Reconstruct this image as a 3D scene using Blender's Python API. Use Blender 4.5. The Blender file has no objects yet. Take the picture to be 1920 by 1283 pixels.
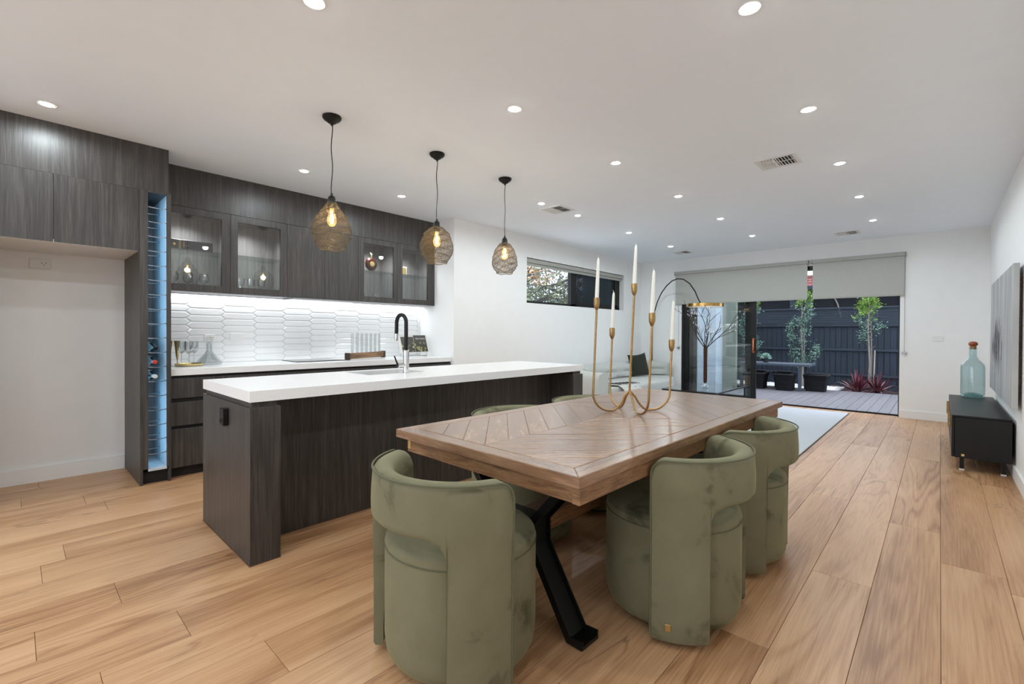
import bpy, bmesh, math, random
from mathutils import Vector, Matrix
random.seed(11)
SC = bpy.context.scene
COL = SC.collection
R = math.radians

# ------------------------------------------------------------------ camera
cam_d = bpy.data.cameras.new('camera')
cam = bpy.data.objects.new('camera', cam_d)
COL.objects.link(cam)
SC.camera = cam
YAW, PIT, ROL = R(42.819), R(-0.465), R(0.302)
_f = Vector((-math.sin(YAW), math.cos(YAW), 0)); _r = Vector((math.cos(YAW), math.sin(YAW), 0)); _u = Vector((0, 0, 1))
_f2 = _f * math.cos(PIT) + _u * math.sin(PIT); _u2 = _u * math.cos(PIT) - _f * math.sin(PIT)
_r3 = _r * math.cos(ROL) + _u2 * math.sin(ROL); _u3 = _u2 * math.cos(ROL) - _r * math.sin(ROL)
mw = Matrix((_r3, _u3, -_f2)).transposed().to_4x4()
mw.translation = Vector((0, 0, 1.216))
cam.matrix_world = mw
cam_d.sensor_fit = 'HORIZONTAL'; cam_d.sensor_width = 36.0
cam_d.lens = 866.14 / 1920 * 36.0
cam_d.shift_y = -8.57 / 1920
cam_d.clip_start = 0.05; cam_d.clip_end = 200

# ------------------------------------------------------------------ view, world, light levels
SC.view_settings.view_transform = 'Standard'
SC.view_settings.look = 'None'
SC.view_settings.gamma = 1.0
SC.view_settings.use_curve_mapping = False
SC.view_settings.exposure = 0.23
SC.cycles.max_bounces = 7
SC.cycles.diffuse_bounces = 5
SC.cycles.glossy_bounces = 3
SC.cycles.transparent_max_bounces = 16
SC.cycles.transmission_bounces = 8
SC.cycles.caustics_reflective = False
SC.cycles.caustics_refractive = False
SC.cycles.sample_clamp_indirect = 6.0
SC.cycles.use_adaptive_sampling = True
SC.cycles.adaptive_threshold = 0.06
DOWNLIGHT_W = 18.0
DOWNLIGHT_EMIT = 110.0
SKY_STRENGTH = 3.0
world = bpy.data.worlds.new('overcast_sky'); SC.world = world
world.use_nodes = True
_bg = world.node_tree.nodes['Background']
_bg.inputs['Color'].default_value = (0.80, 0.875, 1.0, 1)
_bg.inputs['Strength'].default_value = SKY_STRENGTH

# ------------------------------------------------------------------ helpers
def srgb(r, g, b, a=1.0):
    def l(c):
        c /= 255.0
        return c / 12.92 if c <= 0.04045 else ((c + 0.055) / 1.055) ** 2.4
    return (l(r), l(g), l(b), a)

def new_mat(name):
    m = bpy.data.materials.new(name); m.use_nodes = True
    nt = m.node_tree
    return m, nt, nt.nodes['Principled BSDF']

def plain(name, rgb, rough=0.5, metal=0.0, var=0.06, scale=8.0, bump=0.0, bscale=200.0, sheen=0.0, emit=None, estr=0.0, spec=0.5, coat=0.0):
    """principled material with a little procedural colour variation and optional fine relief"""
    m, nt, p = new_mat(name)
    c = srgb(*rgb)
    p.inputs['Roughness'].default_value = rough
    p.inputs['Metallic'].default_value = metal
    p.inputs['Specular IOR Level'].default_value = spec
    if coat: p.inputs['Coat Weight'].default_value = coat
    if sheen:
        p.inputs['Sheen Weight'].default_value = sheen
        p.inputs['Sheen Roughness'].default_value = 0.4
    tc = nt.nodes.new('ShaderNodeTexCoord')
    if var > 0:
        n = nt.nodes.new('ShaderNodeTexNoise'); n.inputs['Scale'].default_value = scale; n.inputs['Detail'].default_value = 4
        nt.links.new(tc.outputs['Object'], n.inputs['Vector'])
        r = nt.nodes.new('ShaderNodeValToRGB')
        r.color_ramp.elements[0].position = 0.3; r.color_ramp.elements[1].position = 0.7
        r.color_ramp.elements[0].color = tuple(v * (1 - var) for v in c[:3]) + (1,)
        r.color_ramp.elements[1].color = tuple(min(1, v * (1 + var)) for v in c[:3]) + (1,)
        nt.links.new(n.outputs['Fac'], r.inputs['Fac']); nt.links.new(r.outputs['Color'], p.inputs['Base Color'])
    else:
        p.inputs['Base Color'].default_value = c
    if bump:
        n2 = nt.nodes.new('ShaderNodeTexNoise'); n2.inputs['Scale'].default_value = bscale; n2.inputs['Detail'].default_value = 3
        nt.links.new(tc.outputs['Object'], n2.inputs['Vector'])
        b = nt.nodes.new('ShaderNodeBump'); b.inputs['Strength'].default_value = bump; b.inputs['Distance'].default_value = 0.002
        nt.links.new(n2.outputs['Fac'], b.inputs['Height']); nt.links.new(b.outputs['Normal'], p.inputs['Normal'])
    if emit:
        p.inputs['Emission Color'].default_value = srgb(*emit); p.inputs['Emission Strength'].default_value = estr
    return m

def wood(name, cols, stretch, rough=0.45, fine=1.0, rnd=True, ring=0.35, knots=0.0, bump=0.15, tint=0.12, coat=0.0, spec=0.5):
    """grain running along the axis with the small stretch value; per-object random offset and tint"""
    m, nt, p = new_mat(name)
    L = nt.links
    N = nt.nodes.new
    tc = N('ShaderNodeTexCoord'); oi = N('ShaderNodeObjectInfo')
    mul = N('ShaderNodeVectorMath'); mul.operation = 'SCALE'; mul.inputs[0].default_value = (37.0, 53.0, 71.0)
    if rnd: L.new(oi.outputs['Random'], mul.inputs['Scale'])
    else: mul.inputs['Scale'].default_value = 0.0
    add = N('ShaderNodeVectorMath'); add.operation = 'ADD'
    L.new(tc.outputs['Object'], add.inputs[0]); L.new(mul.outputs['Vector'], add.inputs[1])
    mp = N('ShaderNodeMapping'); mp.inputs['Scale'].default_value = stretch
    L.new(add.outputs['Vector'], mp.inputs['Vector'])
    n1 = N('ShaderNodeTexNoise'); n1.inputs['Scale'].default_value = 1.0; n1.inputs['Detail'].default_value = 6; n1.inputs['Roughness'].default_value = 0.6; n1.inputs['Distortion'].default_value = 0.4
    L.new(mp.outputs['Vector'], n1.inputs['Vector'])
    # rings: contour lines of a slow noise, giving cathedral figure
    sl = N('ShaderNodeVectorMath'); sl.operation = 'SCALE'; sl.inputs['Scale'].default_value = 0.22
    L.new(mp.outputs['Vector'], sl.inputs[0])
    n0 = N('ShaderNodeTexNoise'); n0.inputs['Scale'].default_value = 1.0; n0.inputs['Detail'].default_value = 2; n0.inputs['Distortion'].default_value = 0.6
    L.new(sl.outputs['Vector'], n0.inputs['Vector'])
    k = N('ShaderNodeMath'); k.operation = 'MULTIPLY'; k.inputs[1].default_value = 60.0; L.new(n0.outputs['Fac'], k.inputs[0])
    s = N('ShaderNodeMath'); s.operation = 'SINE'; L.new(k.outputs[0], s.inputs[0])
    s2 = N('ShaderNodeMath'); s2.operation = 'MULTIPLY_ADD'; s2.inputs[1].default_value = 0.5; s2.inputs[2].default_value = 0.5; L.new(s.outputs[0], s2.inputs[0])
    fs = N('ShaderNodeVectorMath'); fs.operation = 'MULTIPLY'; fs.inputs[1].default_value = (5.0 * fine, 5.0 * fine, 5.0 * fine); L.new(mp.outputs['Vector'], fs.inputs[0])
    n2 = N('ShaderNodeTexNoise'); n2.inputs['Scale'].default_value = 1.0; n2.inputs['Detail'].default_value = 3; L.new(fs.outputs['Vector'], n2.inputs['Vector'])
    mx1 = N('ShaderNodeMix'); mx1.data_type = 'FLOAT'; mx1.inputs[0].default_value = ring
    L.new(n1.outputs['Fac'], mx1.inputs[2]); L.new(s2.outputs[0], mx1.inputs[3])
    mx2 = N('ShaderNodeMix'); mx2.data_type = 'FLOAT'; mx2.inputs[0].default_value = 0.4
    L.new(mx1.outputs[0], mx2.inputs[2]); L.new(n2.outputs['Fac'], mx2.inputs[3])
    rp = N('ShaderNodeValToRGB'); e = rp.color_ramp.elements
    e[0].position = 0.30; e[0].color = srgb(*cols[0]); e[1].position = 0.72; e[1].color = srgb(*cols[2])
    x = e.new(0.5); x.color = srgb(*cols[1])
    L.new(mx2.outputs[0], rp.inputs['Fac'])
    out = rp.outputs['Color']
    hsv = N('ShaderNodeHueSaturation')
    mr = N('ShaderNodeMapRange'); mr.inputs['To Min'].default_value = 1 - tint; mr.inputs['To Max'].default_value = 1 + tint
    L.new(oi.outputs['Random'], mr.inputs['Value']); L.new(mr.outputs['Result'], hsv.inputs['Value'])
    L.new(out, hsv.inputs['Color']); out = hsv.outputs['Color']
    if knots:
        v = N('ShaderNodeTexNoise'); v.inputs['Scale'].default_value = 0.55; v.inputs['Detail'].default_value = 5; v.inputs['Distortion'].default_value = 1.4
        L.new(mp.outputs['Vector'], v.inputs['Vector'])
        kr = N('ShaderNodeMapRange'); kr.inputs['From Min'].default_value = 0.66; kr.inputs['From Max'].default_value = 0.80; kr.inputs['To Max'].default_value = knots
        L.new(v.outputs['Fac'], kr.inputs['Value'])
        km = N('ShaderNodeMix'); km.data_type = 'RGBA'; km.inputs[7].default_value = srgb(*[c * 0.45 for c in cols[0]])
        L.new(kr.outputs['Result'], km.inputs[0]); L.new(out, km.inputs[6]); out = km.outputs[2]
    L.new(out, p.inputs['Base Color'])
    p.inputs['Roughness'].default_value = rough
    p.inputs['Specular IOR Level'].default_value = spec
    if coat:
        p.inputs['Coat Weight'].default_value = coat; p.inputs['Coat Roughness'].default_value = 0.25
    b = N('ShaderNodeBump'); b.inputs['Strength'].default_value = bump; b.inputs['Distance'].default_value = 0.002
    L.new(n2.outputs['Fac'], b.inputs['Height']); L.new(b.outputs['Normal'], p.inputs['Normal'])
    return m

def glass(name, tint=(1, 1, 1), f0=0.04, rough=0.0, power=4.0, f90=1.0):
    """clear architectural glass: straight-through transmission plus Fresnel reflection"""
    m = bpy.data.materials.new(name); m.use_nodes = True
    nt = m.node_tree; nt.nodes.clear()
    N = nt.nodes.new; L = nt.links
    o = N('ShaderNodeOutputMaterial'); mix = N('ShaderNodeMixShader')
    t = N('ShaderNodeBsdfTransparent'); t.inputs['Color'].default_value = (*tint, 1)
    g = N('ShaderNodeBsdfGlossy'); g.inputs['Roughness'].default_value = rough
    lw = N('ShaderNodeLayerWeight'); lw.inputs['Blend'].default_value = 0.5
    pw = N('ShaderNodeMath'); pw.operation = 'POWER'; pw.inputs[1].default_value = power
    L.new(lw.outputs['Facing'], pw.inputs[0])
    ma = N('ShaderNodeMath'); ma.operation = 'MULTIPLY_ADD'; ma.inputs[1].default_value = f90 - f0; ma.inputs[2].default_value = f0
    L.new(pw.outputs[0], ma.inputs[0]); L.new(ma.outputs[0], mix.inputs['Fac'])
    L.new(t.outputs[0], mix.inputs[1]); L.new(g.outputs[0], mix.inputs[2]); L.new(mix.outputs[0], o.inputs['Surface'])
    return m

def emitter(name, rgb, strength):
    m = bpy.data.materials.new(name); m.use_nodes = True
    nt = m.node_tree; nt.nodes.clear()
    o = nt.nodes.new('ShaderNodeOutputMaterial'); e = nt.nodes.new('ShaderNodeEmission')
    e.inputs['Color'].default_value = srgb(*rgb); e.inputs['Strength'].default_value = strength
    nt.links.new(e.outputs[0], o.inputs['Surface'])
    return m

# ---- mesh builders
def nb(): return bmesh.new()

def box(bm, x0, x1, y0, y1, z0, z1):
    if x0 > x1: x0, x1 = x1, x0
    if y0 > y1: y0, y1 = y1, y0
    if z0 > z1: z0, z1 = z1, z0
    v = [bm.verts.new(p) for p in ((x0,y0,z0),(x1,y0,z0),(x1,y1,z0),(x0,y1,z0),(x0,y0,z1),(x1,y0,z1),(x1,y1,z1),(x0,y1,z1))]
    for f in ((0,3,2,1),(4,5,6,7),(0,1,5,4),(1,2,6,5),(2,3,7,6),(3,0,4,7)):
        bm.faces.new([v[i] for i in f])
    return bm

def bx(*a): return box(nb(), *a)

def bevel(bm, w, seg=1):
    bmesh.ops.bevel(bm, geom=list(bm.edges), offset=w, segments=seg, affect='EDGES', profile=0.6)
    return bm

def bbx(x0, x1, y0, y1, z0, z1, w=0.003, seg=1): return bevel(bx(x0, x1, y0, y1, z0, z1), w, seg)

def lathe(bm, prof, seg=32, c=(0, 0, 0), axis='Z', cap=True):
    """profile of (radius, height) bottom to top"""
    rings = []
    for r, h in prof:
        ring = []
        for i in range(seg):
            a = 2 * math.pi * i / seg
            x, y = r * math.cos(a), r * math.sin(a)
            p = (x, y, h) if axis == 'Z' else ((h, x, y) if axis == 'X' else (x, h, y))
            ring.append(bm.verts.new((p[0] + c[0], p[1] + c[1], p[2] + c[2])))
        rings.append(ring)
    for a, b in zip(rings, rings[1:]):
        for i in range(seg):
            j = (i + 1) % seg
            bm.faces.new((a[i], a[j], b[j], b[i]))
    if cap:
        if prof[0][0] > 1e-5: bm.faces.new(rings[0][::-1])
        if prof[-1][0] > 1e-5: bm.faces.new(rings[-1])
    return bm

def tube(bm, pts, r, seg=8, closed=False, caps=True):
    pts = [Vector(p) for p in pts]
    n = len(pts)
    rad = r if isinstance(r, (list, tuple)) else [r] * n
    rings = []
    ref = Vector((0, 0, 1))
    prev_n = None
    for i, p in enumerate(pts):
        if closed: t = pts[(i + 1) % n] - pts[i - 1]
        elif i == 0: t = pts[1] - p
        elif i == n - 1: t = p - pts[-2]
        else: t = pts[i + 1] - pts[i - 1]
        t.normalize()
        if prev_n is None:
            a = ref if abs(t.z) < 0.9 else Vector((1, 0, 0))
            nn = (a - t * a.dot(t)).normalized()
        else:
            nn = prev_n - t * prev_n.dot(t)
            nn = nn.normalized() if nn.length > 1e-6 else prev_n
        prev_n = nn
        bn = t.cross(nn)
        rings.append([bm.verts.new(p + (nn * math.cos(2*math.pi*k/seg) + bn * math.sin(2*math.pi*k/seg)) * rad[i]) for k in range(seg)])
    m = n if closed else n - 1
    for i in range(m):
        a, b = rings[i], rings[(i + 1) % n]
        for k in range(seg):
            l = (k + 1) % seg
            bm.faces.new((a[k], a[l], b[l], b[k]))
    if caps and not closed:
        bm.faces.new(rings[0][::-1]); bm.faces.new(rings[-1])
    return bm

def prism(bm, poly, z0, z1):
    a = [bm.verts.new((x, y, z0)) for x, y in poly]; b = [bm.verts.new((x, y, z1)) for x, y in poly]
    bm.faces.new(a[::-1]); bm.faces.new(b)
    n = len(poly)
    for i in range(n):
        j = (i + 1) % n
        bm.faces.new((a[i], a[j], b[j], b[i]))
    return bm

def finish(name, bm, mat, parent=None, smooth=False, off=None, angle=35):
    if off is not None: bmesh.ops.translate(bm, verts=bm.verts, vec=-Vector(off))
    bmesh.ops.recalc_face_normals(bm, faces=bm.faces)
    me = bpy.data.meshes.new(name); bm.to_mesh(me); bm.free()
    if smooth:
        for p in me.polygons: p.use_smooth = True
        me.set_sharp_from_angle(angle=R(angle))
    if mat is not None: me.materials.append(mat)
    o = bpy.data.objects.new(name, me); COL.objects.link(o)
    if parent is not None: o.parent = parent
    return o

def tag(o, label=None, cat=None, group=None, kind=None):
    if label: o['label'] = label
    if cat: o['category'] = cat
    if group: o['group'] = group
    if kind: o['kind'] = kind
    return o

def thing(name, loc, label, cat, group=None, rz=0.0):
    o = bpy.data.objects.new(name, None); COL.objects.link(o)
    o.location = loc; o.rotation_euler = (0, 0, rz); o.empty_display_size = 0.1
    return tag(o, label, cat, group)

def setting(name, loc=(0, 0, 0)):
    o = bpy.data.objects.new(name, None); COL.objects.link(o); o.location = loc
    o['kind'] = 'structure'
    return o

def part(root, name, bm, mat, smooth=False, angle=35, label=None):
    """a part whose mesh is given in world coordinates"""
    off = Vector(root.location)
    if root.parent is not None: off = Vector((0, 0, 0)); q = root
    if root.parent is not None:
        q = root
        while q is not None:
            off += Vector(q.location); q = q.parent
    o = finish(name, bm, mat, root, smooth, off, angle)
    if label: o['label'] = label
    return o

def lpart(root, name, bm, mat, smooth=False, angle=35, label=None):
    """a part whose mesh is given in the thing's own coordinates"""
    o = finish(name, bm, mat, root, smooth, None, angle)
    if label: o['label'] = label
    return o

def copy_tree(o, parent=None):
    c = o.copy(); COL.objects.link(c); c.parent = parent
    for ch in list(o.children): copy_tree(ch, c)
    return c

def lamp(name, kind, loc, energy, color=(1, 1, 1), parent=None, **kw):
    d = bpy.data.lights.new(name, kind); d.energy = energy; d.color = color
    for k, v in kw.items(): setattr(d, k, v)
    o = bpy.data.objects.new(name, d); COL.objects.link(o)
    if parent is not None:
        o.parent = parent; o.location = Vector(loc) - Vector(parent.location)
    else: o.location = loc
    return o

def text(root, name, body, size, loc, rot, mat, depth=0.0006):
    cu = bpy.data.curves.new(name, 'FONT'); cu.body = body; cu.size = size; cu.extrude = depth
    cu.align_x = 'CENTER'; cu.align_y = 'CENTER'
    tmp = bpy.data.objects.new(name + '_tmp', cu); COL.objects.link(tmp)
    dg = bpy.context.evaluated_depsgraph_get()
    me = bpy.data.meshes.new_from_object(tmp.evaluated_get(dg)); me.name = name
    bpy.data.objects.remove(tmp)
    me.materials.clear(); me.materials.append(mat)
    o = bpy.data.objects.new(name, me); COL.objects.link(o); o.parent = root
    off = Vector((0, 0, 0)); q = root
    while q is not None: off += Vector(q.location); q = q.parent
    o.matrix_local = Matrix.Translation(Vector(loc) - off) @ rot.to_4x4()
    return o

def arc(c, r, a0, a1, n):
    return [(c[0] + r * math.cos(R(a0 + (a1 - a0) * i / n)), c[1] + r * math.sin(R(a0 + (a1 - a0) * i / n))) for i in range(n + 1)]

# ------------------------------------------------------------------ materials
M = {}
M['wall'] = plain('white_wall_paint', (240, 240, 239), 0.75, var=0.01, bump=0.04, bscale=350)
M['ceil'] = plain('white_ceiling_paint', (243, 249, 255), 0.85, var=0.008)
M['trim'] = plain('white_satin_trim', (238, 238, 236), 0.45, var=0.01)
def floor_oak():
    """wide oak boards: growth-ring figure bending round scattered knots, fine fibre, tone shift from board to board"""
    m, nt, p = new_mat('honey_oak_floor')
    L = nt.links
    def N(t, **kw):
        n = nt.nodes.new(t)
        for k_, v in kw.items(): setattr(n, k_, v)
        return n
    def math_(op, a, b=None, c=None):
        n = N('ShaderNodeMath', operation=op)
        for q, v in enumerate((a, b, c)):
            if v is None: continue
            if isinstance(v, (int, float)): n.inputs[q].default_value = v
            else: L.new(v, n.inputs[q])
        return n.outputs[0]
    def noise(vec, scale3, detail=3, dist=0.0, rough=.55):
        mp = N('ShaderNodeMapping'); mp.inputs['Scale'].default_value = scale3; L.new(vec, mp.inputs['Vector'])
        n = N('ShaderNodeTexNoise'); n.inputs['Scale'].default_value = 1; n.inputs['Detail'].default_value = detail; n.inputs['Distortion'].default_value = dist; n.inputs['Roughness'].default_value = rough
        L.new(mp.outputs[0], n.inputs['Vector']); return n.outputs['Fac']
    tc = N('ShaderNodeTexCoord'); oi = N('ShaderNodeObjectInfo')
    sc = N('ShaderNodeVectorMath', operation='SCALE'); sc.inputs[0].default_value = (37, 53, 71); L.new(oi.outputs['Random'], sc.inputs['Scale'])
    ad = N('ShaderNodeVectorMath', operation='ADD'); L.new(tc.outputs['Object'], ad.inputs[0]); L.new(sc.outputs[0], ad.inputs[1]); v = ad.outputs[0]
    # knots
    wn = N('ShaderNodeTexNoise'); wn.inputs['Scale'].default_value = 9; wn.inputs['Detail'].default_value = 2; L.new(v, wn.inputs['Vector'])
    wv = N('ShaderNodeVectorMath', operation='SCALE'); wv.inputs['Scale'].default_value = .09; L.new(wn.outputs['Color'], wv.inputs[0])
    wa = N('ShaderNodeVectorMath', operation='ADD'); L.new(v, wa.inputs[0]); L.new(wv.outputs[0], wa.inputs[1])
    mp = N('ShaderNodeMapping'); mp.inputs['Scale'].default_value = (4.6, 1.35, 0); L.new(wa.outputs[0], mp.inputs['Vector'])
    vo = N('ShaderNodeTexVoronoi'); vo.inputs['Scale'].default_value = 1; L.new(mp.outputs[0], vo.inputs['Vector'])
    sep = N('ShaderNodeSeparateColor'); L.new(vo.outputs['Color'], sep.inputs[0])
    has = math_('GREATER_THAN', sep.outputs[0], .66)
    d = vo.outputs['Distance']
    near_ = math_('MULTIPLY', has, math_('POWER', 2.718, math_('MULTIPLY', d, -7.0)))
    core = N('ShaderNodeMapRange'); core.inputs['From Min'].default_value = .13; core.inputs['From Max'].default_value = .03; L.new(d, core.inputs['Value'])
    core_ = math_('MULTIPLY', math_('MULTIPLY', has, core.outputs['Result']), .62)
    # rings
    low = noise(v, (3.4, .30, 1), 2, .5)
    ph = math_('MULTIPLY', math_('ADD', low, math_('MULTIPLY', near_, .30)), 105.0)
    ring = math_('POWER', math_('MULTIPLY_ADD', math_('SINE', ph), .5, .5), 2.2)
    msk = noise(v, (2.0, .35, 1), 1)
    mk = N('ShaderNodeMapRange'); mk.inputs['From Min'].default_value = .36; mk.inputs['From Max'].default_value = .62; L.new(msk, mk.inputs['Value'])
    ring = math_('MULTIPLY', ring, mk.outputs['Result'])
    fib = noise(v, (150, 3.2, 1), 3)
    tone = noise(v, (4.5, .45, 1), 4, .6)
    crk = noise(v, (7.0, .7, 1), 4, 1.0)
    ck = N('ShaderNodeMapRange'); ck.inputs['From Min'].default_value = .020; ck.inputs['From Max'].default_value = .004
    L.new(math_('ABSOLUTE', math_('SUBTRACT', crk, .5)), ck.inputs['Value'])
    cz = N('ShaderNodeMapRange'); cz.inputs['From Min'].default_value = .56; cz.inputs['From Max'].default_value = .68; L.new(noise(v, (1.6, .6, 1), 2), cz.inputs['Value'])
    crack = math_('MULTIPLY', math_('MULTIPLY', ck.outputs['Result'], cz.outputs['Result']), .55)
    f = math_('ADD', math_('MULTIPLY', tone, .62), math_('MULTIPLY', fib, .38))
    f = math_('SUBTRACT', f, math_('MULTIPLY', ring, .13))
    f = math_('ADD', f, math_('MULTIPLY', math_('SUBTRACT', oi.outputs['Random'], .5), .13))
    rp = N('ShaderNodeValToRGB'); e = rp.color_ramp.elements
    e[0].position = .28; e[0].color = srgb(152, 108, 72); e[1].position = .66; e[1].color = srgb(214, 173, 133)
    x = e.new(.47); x.color = srgb(194, 150, 110)
    L.new(f, rp.inputs['Fac'])
    mx = N('ShaderNodeMix', data_type='RGBA'); mx.inputs[7].default_value = srgb(96, 60, 36)
    L.new(math_('MAXIMUM', core_, crack), mx.inputs[0]); L.new(rp.outputs['Color'], mx.inputs[6])
    L.new(mx.outputs[2], p.inputs['Base Color'])
    p.inputs['Roughness'].default_value = .36
    return m
M['oak'] = floor_oak()
M['sub'] = plain('brown_subfloor', (120, 84, 56), 0.8)  # plain brown of the slab under the boards and the island's trim
M['dark'] = wood('charcoal_oak_veneer', ((44, 41, 39), (62, 58, 55), (88, 83, 79)), (42.0, 42.0, 1.6), rough=0.42, ring=0.18, bump=0.25, tint=0.05, rnd=True)
M['darkin'] = wood('charcoal_oak_interior', ((98, 95, 93), (126, 122, 120), (150, 146, 143)), (42.0, 42.0, 1.6), rough=0.5, ring=0.18, bump=0.2, tint=0.04)
M['blackgap'] = plain('shadow_gap_black', (18, 17, 16), 0.6)
M['stone'] = plain('white_engineered_stone', (240, 240, 240), 0.22, var=0.015, scale=60)
M['tile'] = plain('white_glazed_tile', (236, 237, 238), 0.12, var=0.015, scale=5)
M['grout'] = plain('pale_grout', (214, 214, 213), 0.8)
M['black'] = plain('black_powder_coat', (13, 13, 13), 0.42, var=0.1, spec=.35)
M['blackgloss'] = plain('black_gloss', (10, 10, 11), 0.12, var=0.05)
M['chrome'] = plain('polished_chrome', (225, 226, 228), 0.08, metal=1.0, var=0.02)
M['steel'] = plain('brushed_steel', (170, 172, 175), 0.28, metal=1.0, var=0.05, scale=30)
M['brass'] = plain('aged_brass', (172, 139, 92), 0.36, metal=1.0, var=0.16, scale=45)
M['gold'] = plain('bright_gold', (218, 196, 140), 0.25, metal=1.0, var=0.08)
M['wire'] = plain('bronze_wire', (104, 92, 72), 0.55, metal=0.35, var=0.15, scale=30)
M['wax'] = plain('ivory_candle_wax', (240, 239, 230), 0.5, var=0.02)
M['wick'] = plain('candle_wick', (225, 222, 210), 0.9)
M['table'] = wood('distressed_mango_wood', ((112, 80, 56), (144, 108, 79), (172, 135, 103)), (26.0, 2.6, 26.0), rough=0.27, ring=0.16, knots=0.25, bump=0.2, tint=0.13, coat=0.6)
M['tedge'] = wood('table_edge_wood', ((90, 62, 40), (133, 97, 66), (163, 124, 88)), (6.0, 6.0, 60.0), rough=0.42, ring=0.2, knots=0.6, bump=0.2, tint=0.15)
M['glass'] = glass('clear_glass', (0.97, 0.985, 0.98), 0.045)
M['doorglass'] = glass('door_glass', (0.955, 0.97, 0.97), 0.05)
M['glassware'] = glass('crystal_glassware', (0.93, 0.945, 0.95), 0.12, power=2.2)
M['shelfglass'] = glass('green_edge_shelf_glass', (0.92, 0.97, 0.96), 0.06)
M['bottleglass'] = glass('pale_aqua_bottle_glass', (0.87, 0.93, 0.935), 0.06)
M['lens'] = emitter('downlight_lens', (255, 252, 246), DOWNLIGHT_EMIT)
M['puck'] = emitter('cabinet_puck_lens', (250, 252, 255), 16)
M['led'] = emitter('cool_white_led_strip', (240, 247, 255), 5)
M['blueled'] = emitter('blue_led_strip', (70, 170, 245), 2)
M['bulb'] = emitter('warm_filament', (255, 214, 150), 30)
M['bulbglass'] = None
M['blind'] = plain('grey_blind_fabric', (178, 178, 172), 0.9, var=0.03, scale=60, bump=0.1, bscale=600)
M['cassette'] = plain('grey_blind_cassette', (168, 168, 161), 0.6, var=0.02)
M['rug'] = plain('pale_grey_rug', (196, 200, 205), 1.0, var=0.14, scale=90, bump=0.9, bscale=260)
M['rugedge'] = plain('rug_edge_binding', (96, 90, 82), 0.9)
M['sofa'] = plain('pale_grey_boucle', (192, 194, 189), 0.95, var=0.07, scale=120, bump=0.5, bscale=300, sheen=0.2)
M['cushion'] = plain('dark_green_velvet_cushion', (34, 38, 26), 0.85, var=0.25, scale=60, bump=0.4, bscale=350, sheen=0.2)
M['throw'] = plain('off_white_throw', (205, 206, 200), 0.95, var=0.05, scale=40, bump=0.4)
M['socket'] = plain('white_plastic', (232, 232, 230), 0.4, var=0.01)

def velvet():
    m, nt, p = new_mat('olive_green_velvet')
    N = nt.nodes.new; L = nt.links
    tc = N('ShaderNodeTexCoord'); oi = N('ShaderNodeObjectInfo')
    ad = N('ShaderNodeVectorMath'); ad.operation = 'ADD'; L.new(tc.outputs['Object'], ad.inputs[0])
    sc = N('ShaderNodeVectorMath'); sc.operation = 'SCALE'; sc.inputs[0].default_value = (13, 17, 19); L.new(oi.outputs['Random'], sc.inputs['Scale']); L.new(sc.outputs[0], ad.inputs[1])
    n = N('ShaderNodeTexNoise'); n.inputs['Scale'].default_value = 5.0; n.inputs['Detail'].default_value = 5; n.inputs['Roughness'].default_value = 0.6; n.inputs['Distortion'].default_value = 0.5
    L.new(ad.outputs[0], n.inputs['Vector'])
    r = N('ShaderNodeValToRGB'); e = r.color_ramp.elements
    e[0].position = 0.30; e[0].color = srgb(76, 76, 58); e[1].position = 0.44; e[1].color = srgb(118, 114, 90)
    x = e.new(0.8); x.color = srgb(129, 125, 100)
    L.new(n.outputs['Fac'], r.inputs['Fac']); L.new(r.outputs['Color'], p.inputs['Base Color'])
    p.inputs['Roughness'].default_value = 0.8
    p.inputs['Specular IOR Level'].default_value = 0.2
    p.inputs['Sheen Weight'].default_value = 0.35; p.inputs['Sheen Roughness'].default_value = 0.35
    p.inputs['Sheen Tint'].default_value = srgb(190, 195, 150)
    n2 = N('ShaderNodeTexNoise'); n2.inputs['Scale'].default_value = 700; L.new(tc.outputs['Object'], n2.inputs['Vector'])
    b = N('ShaderNodeBump'); b.inputs['Strength'].default_value = 0.12; b.inputs['Distance'].default_value = 0.001
    L.new(n2.outputs['Fac'], b.inputs['Height']); L.new(b.outputs['Normal'], p.inputs['Normal'])
    return m
M['velvet'] = velvet()
M['piping'] = plain('dark_olive_piping', (96, 96, 72), 0.8, var=0.05)

# ------------------------------------------------------------------ key dimensions (metres)
XR = 0.485      # right wall
XL = -4.60      # window wall
XK = -5.34      # back of the kitchen niche
YF = 8.945      # far wall
YB = -3.0       # wall behind the camera
ZC = 2.70       # ceiling
YN = 3.86       # return wall closing the niche

# ================================================================== SETTING
# --- floor: one board per plank
floor = tag(finish('floor', bx(XK - .1, XR + .1, YB, YF + .18, -.06, -.014), M['sub']), kind='structure')
PW = 0.2445
known = {0: 3.376, 1: 3.877, 2: 2.806, 3: 4.185, 8: .67, 10: .481, 11: .055, 12: .3275, 15: .188, 18: .438}
PLEN = 2.2
k = -1
while .258 - PW * k > XK - .02:
    xa, xb = .258 - PW * (k + 1), .258 - PW * k
    xa = max(xa, XK); xb = min(xb, XR)
    j0 = known.get(k, random.uniform(0, PLEN))
    ys = [j0 + PLEN * i for i in range(-4, 6)]
    ys = [YB] + [y for y in ys if YB + .2 < y < YF - .0] + [YF + .17]
    for a, b in zip(ys, ys[1:]):
        bm = bbx(xa + .0007, xb - .0007, a + .0007, b - .0007, -.0145, 0, .0012)
        finish('plank', bm, M['oak'], floor)
    k += 1

def wall(name, boxes, mat='wall'):
    bm = nb()
    for b in boxes: box(bm, *b)
    return tag(finish(name, bm, M[mat]), kind='structure')

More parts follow.
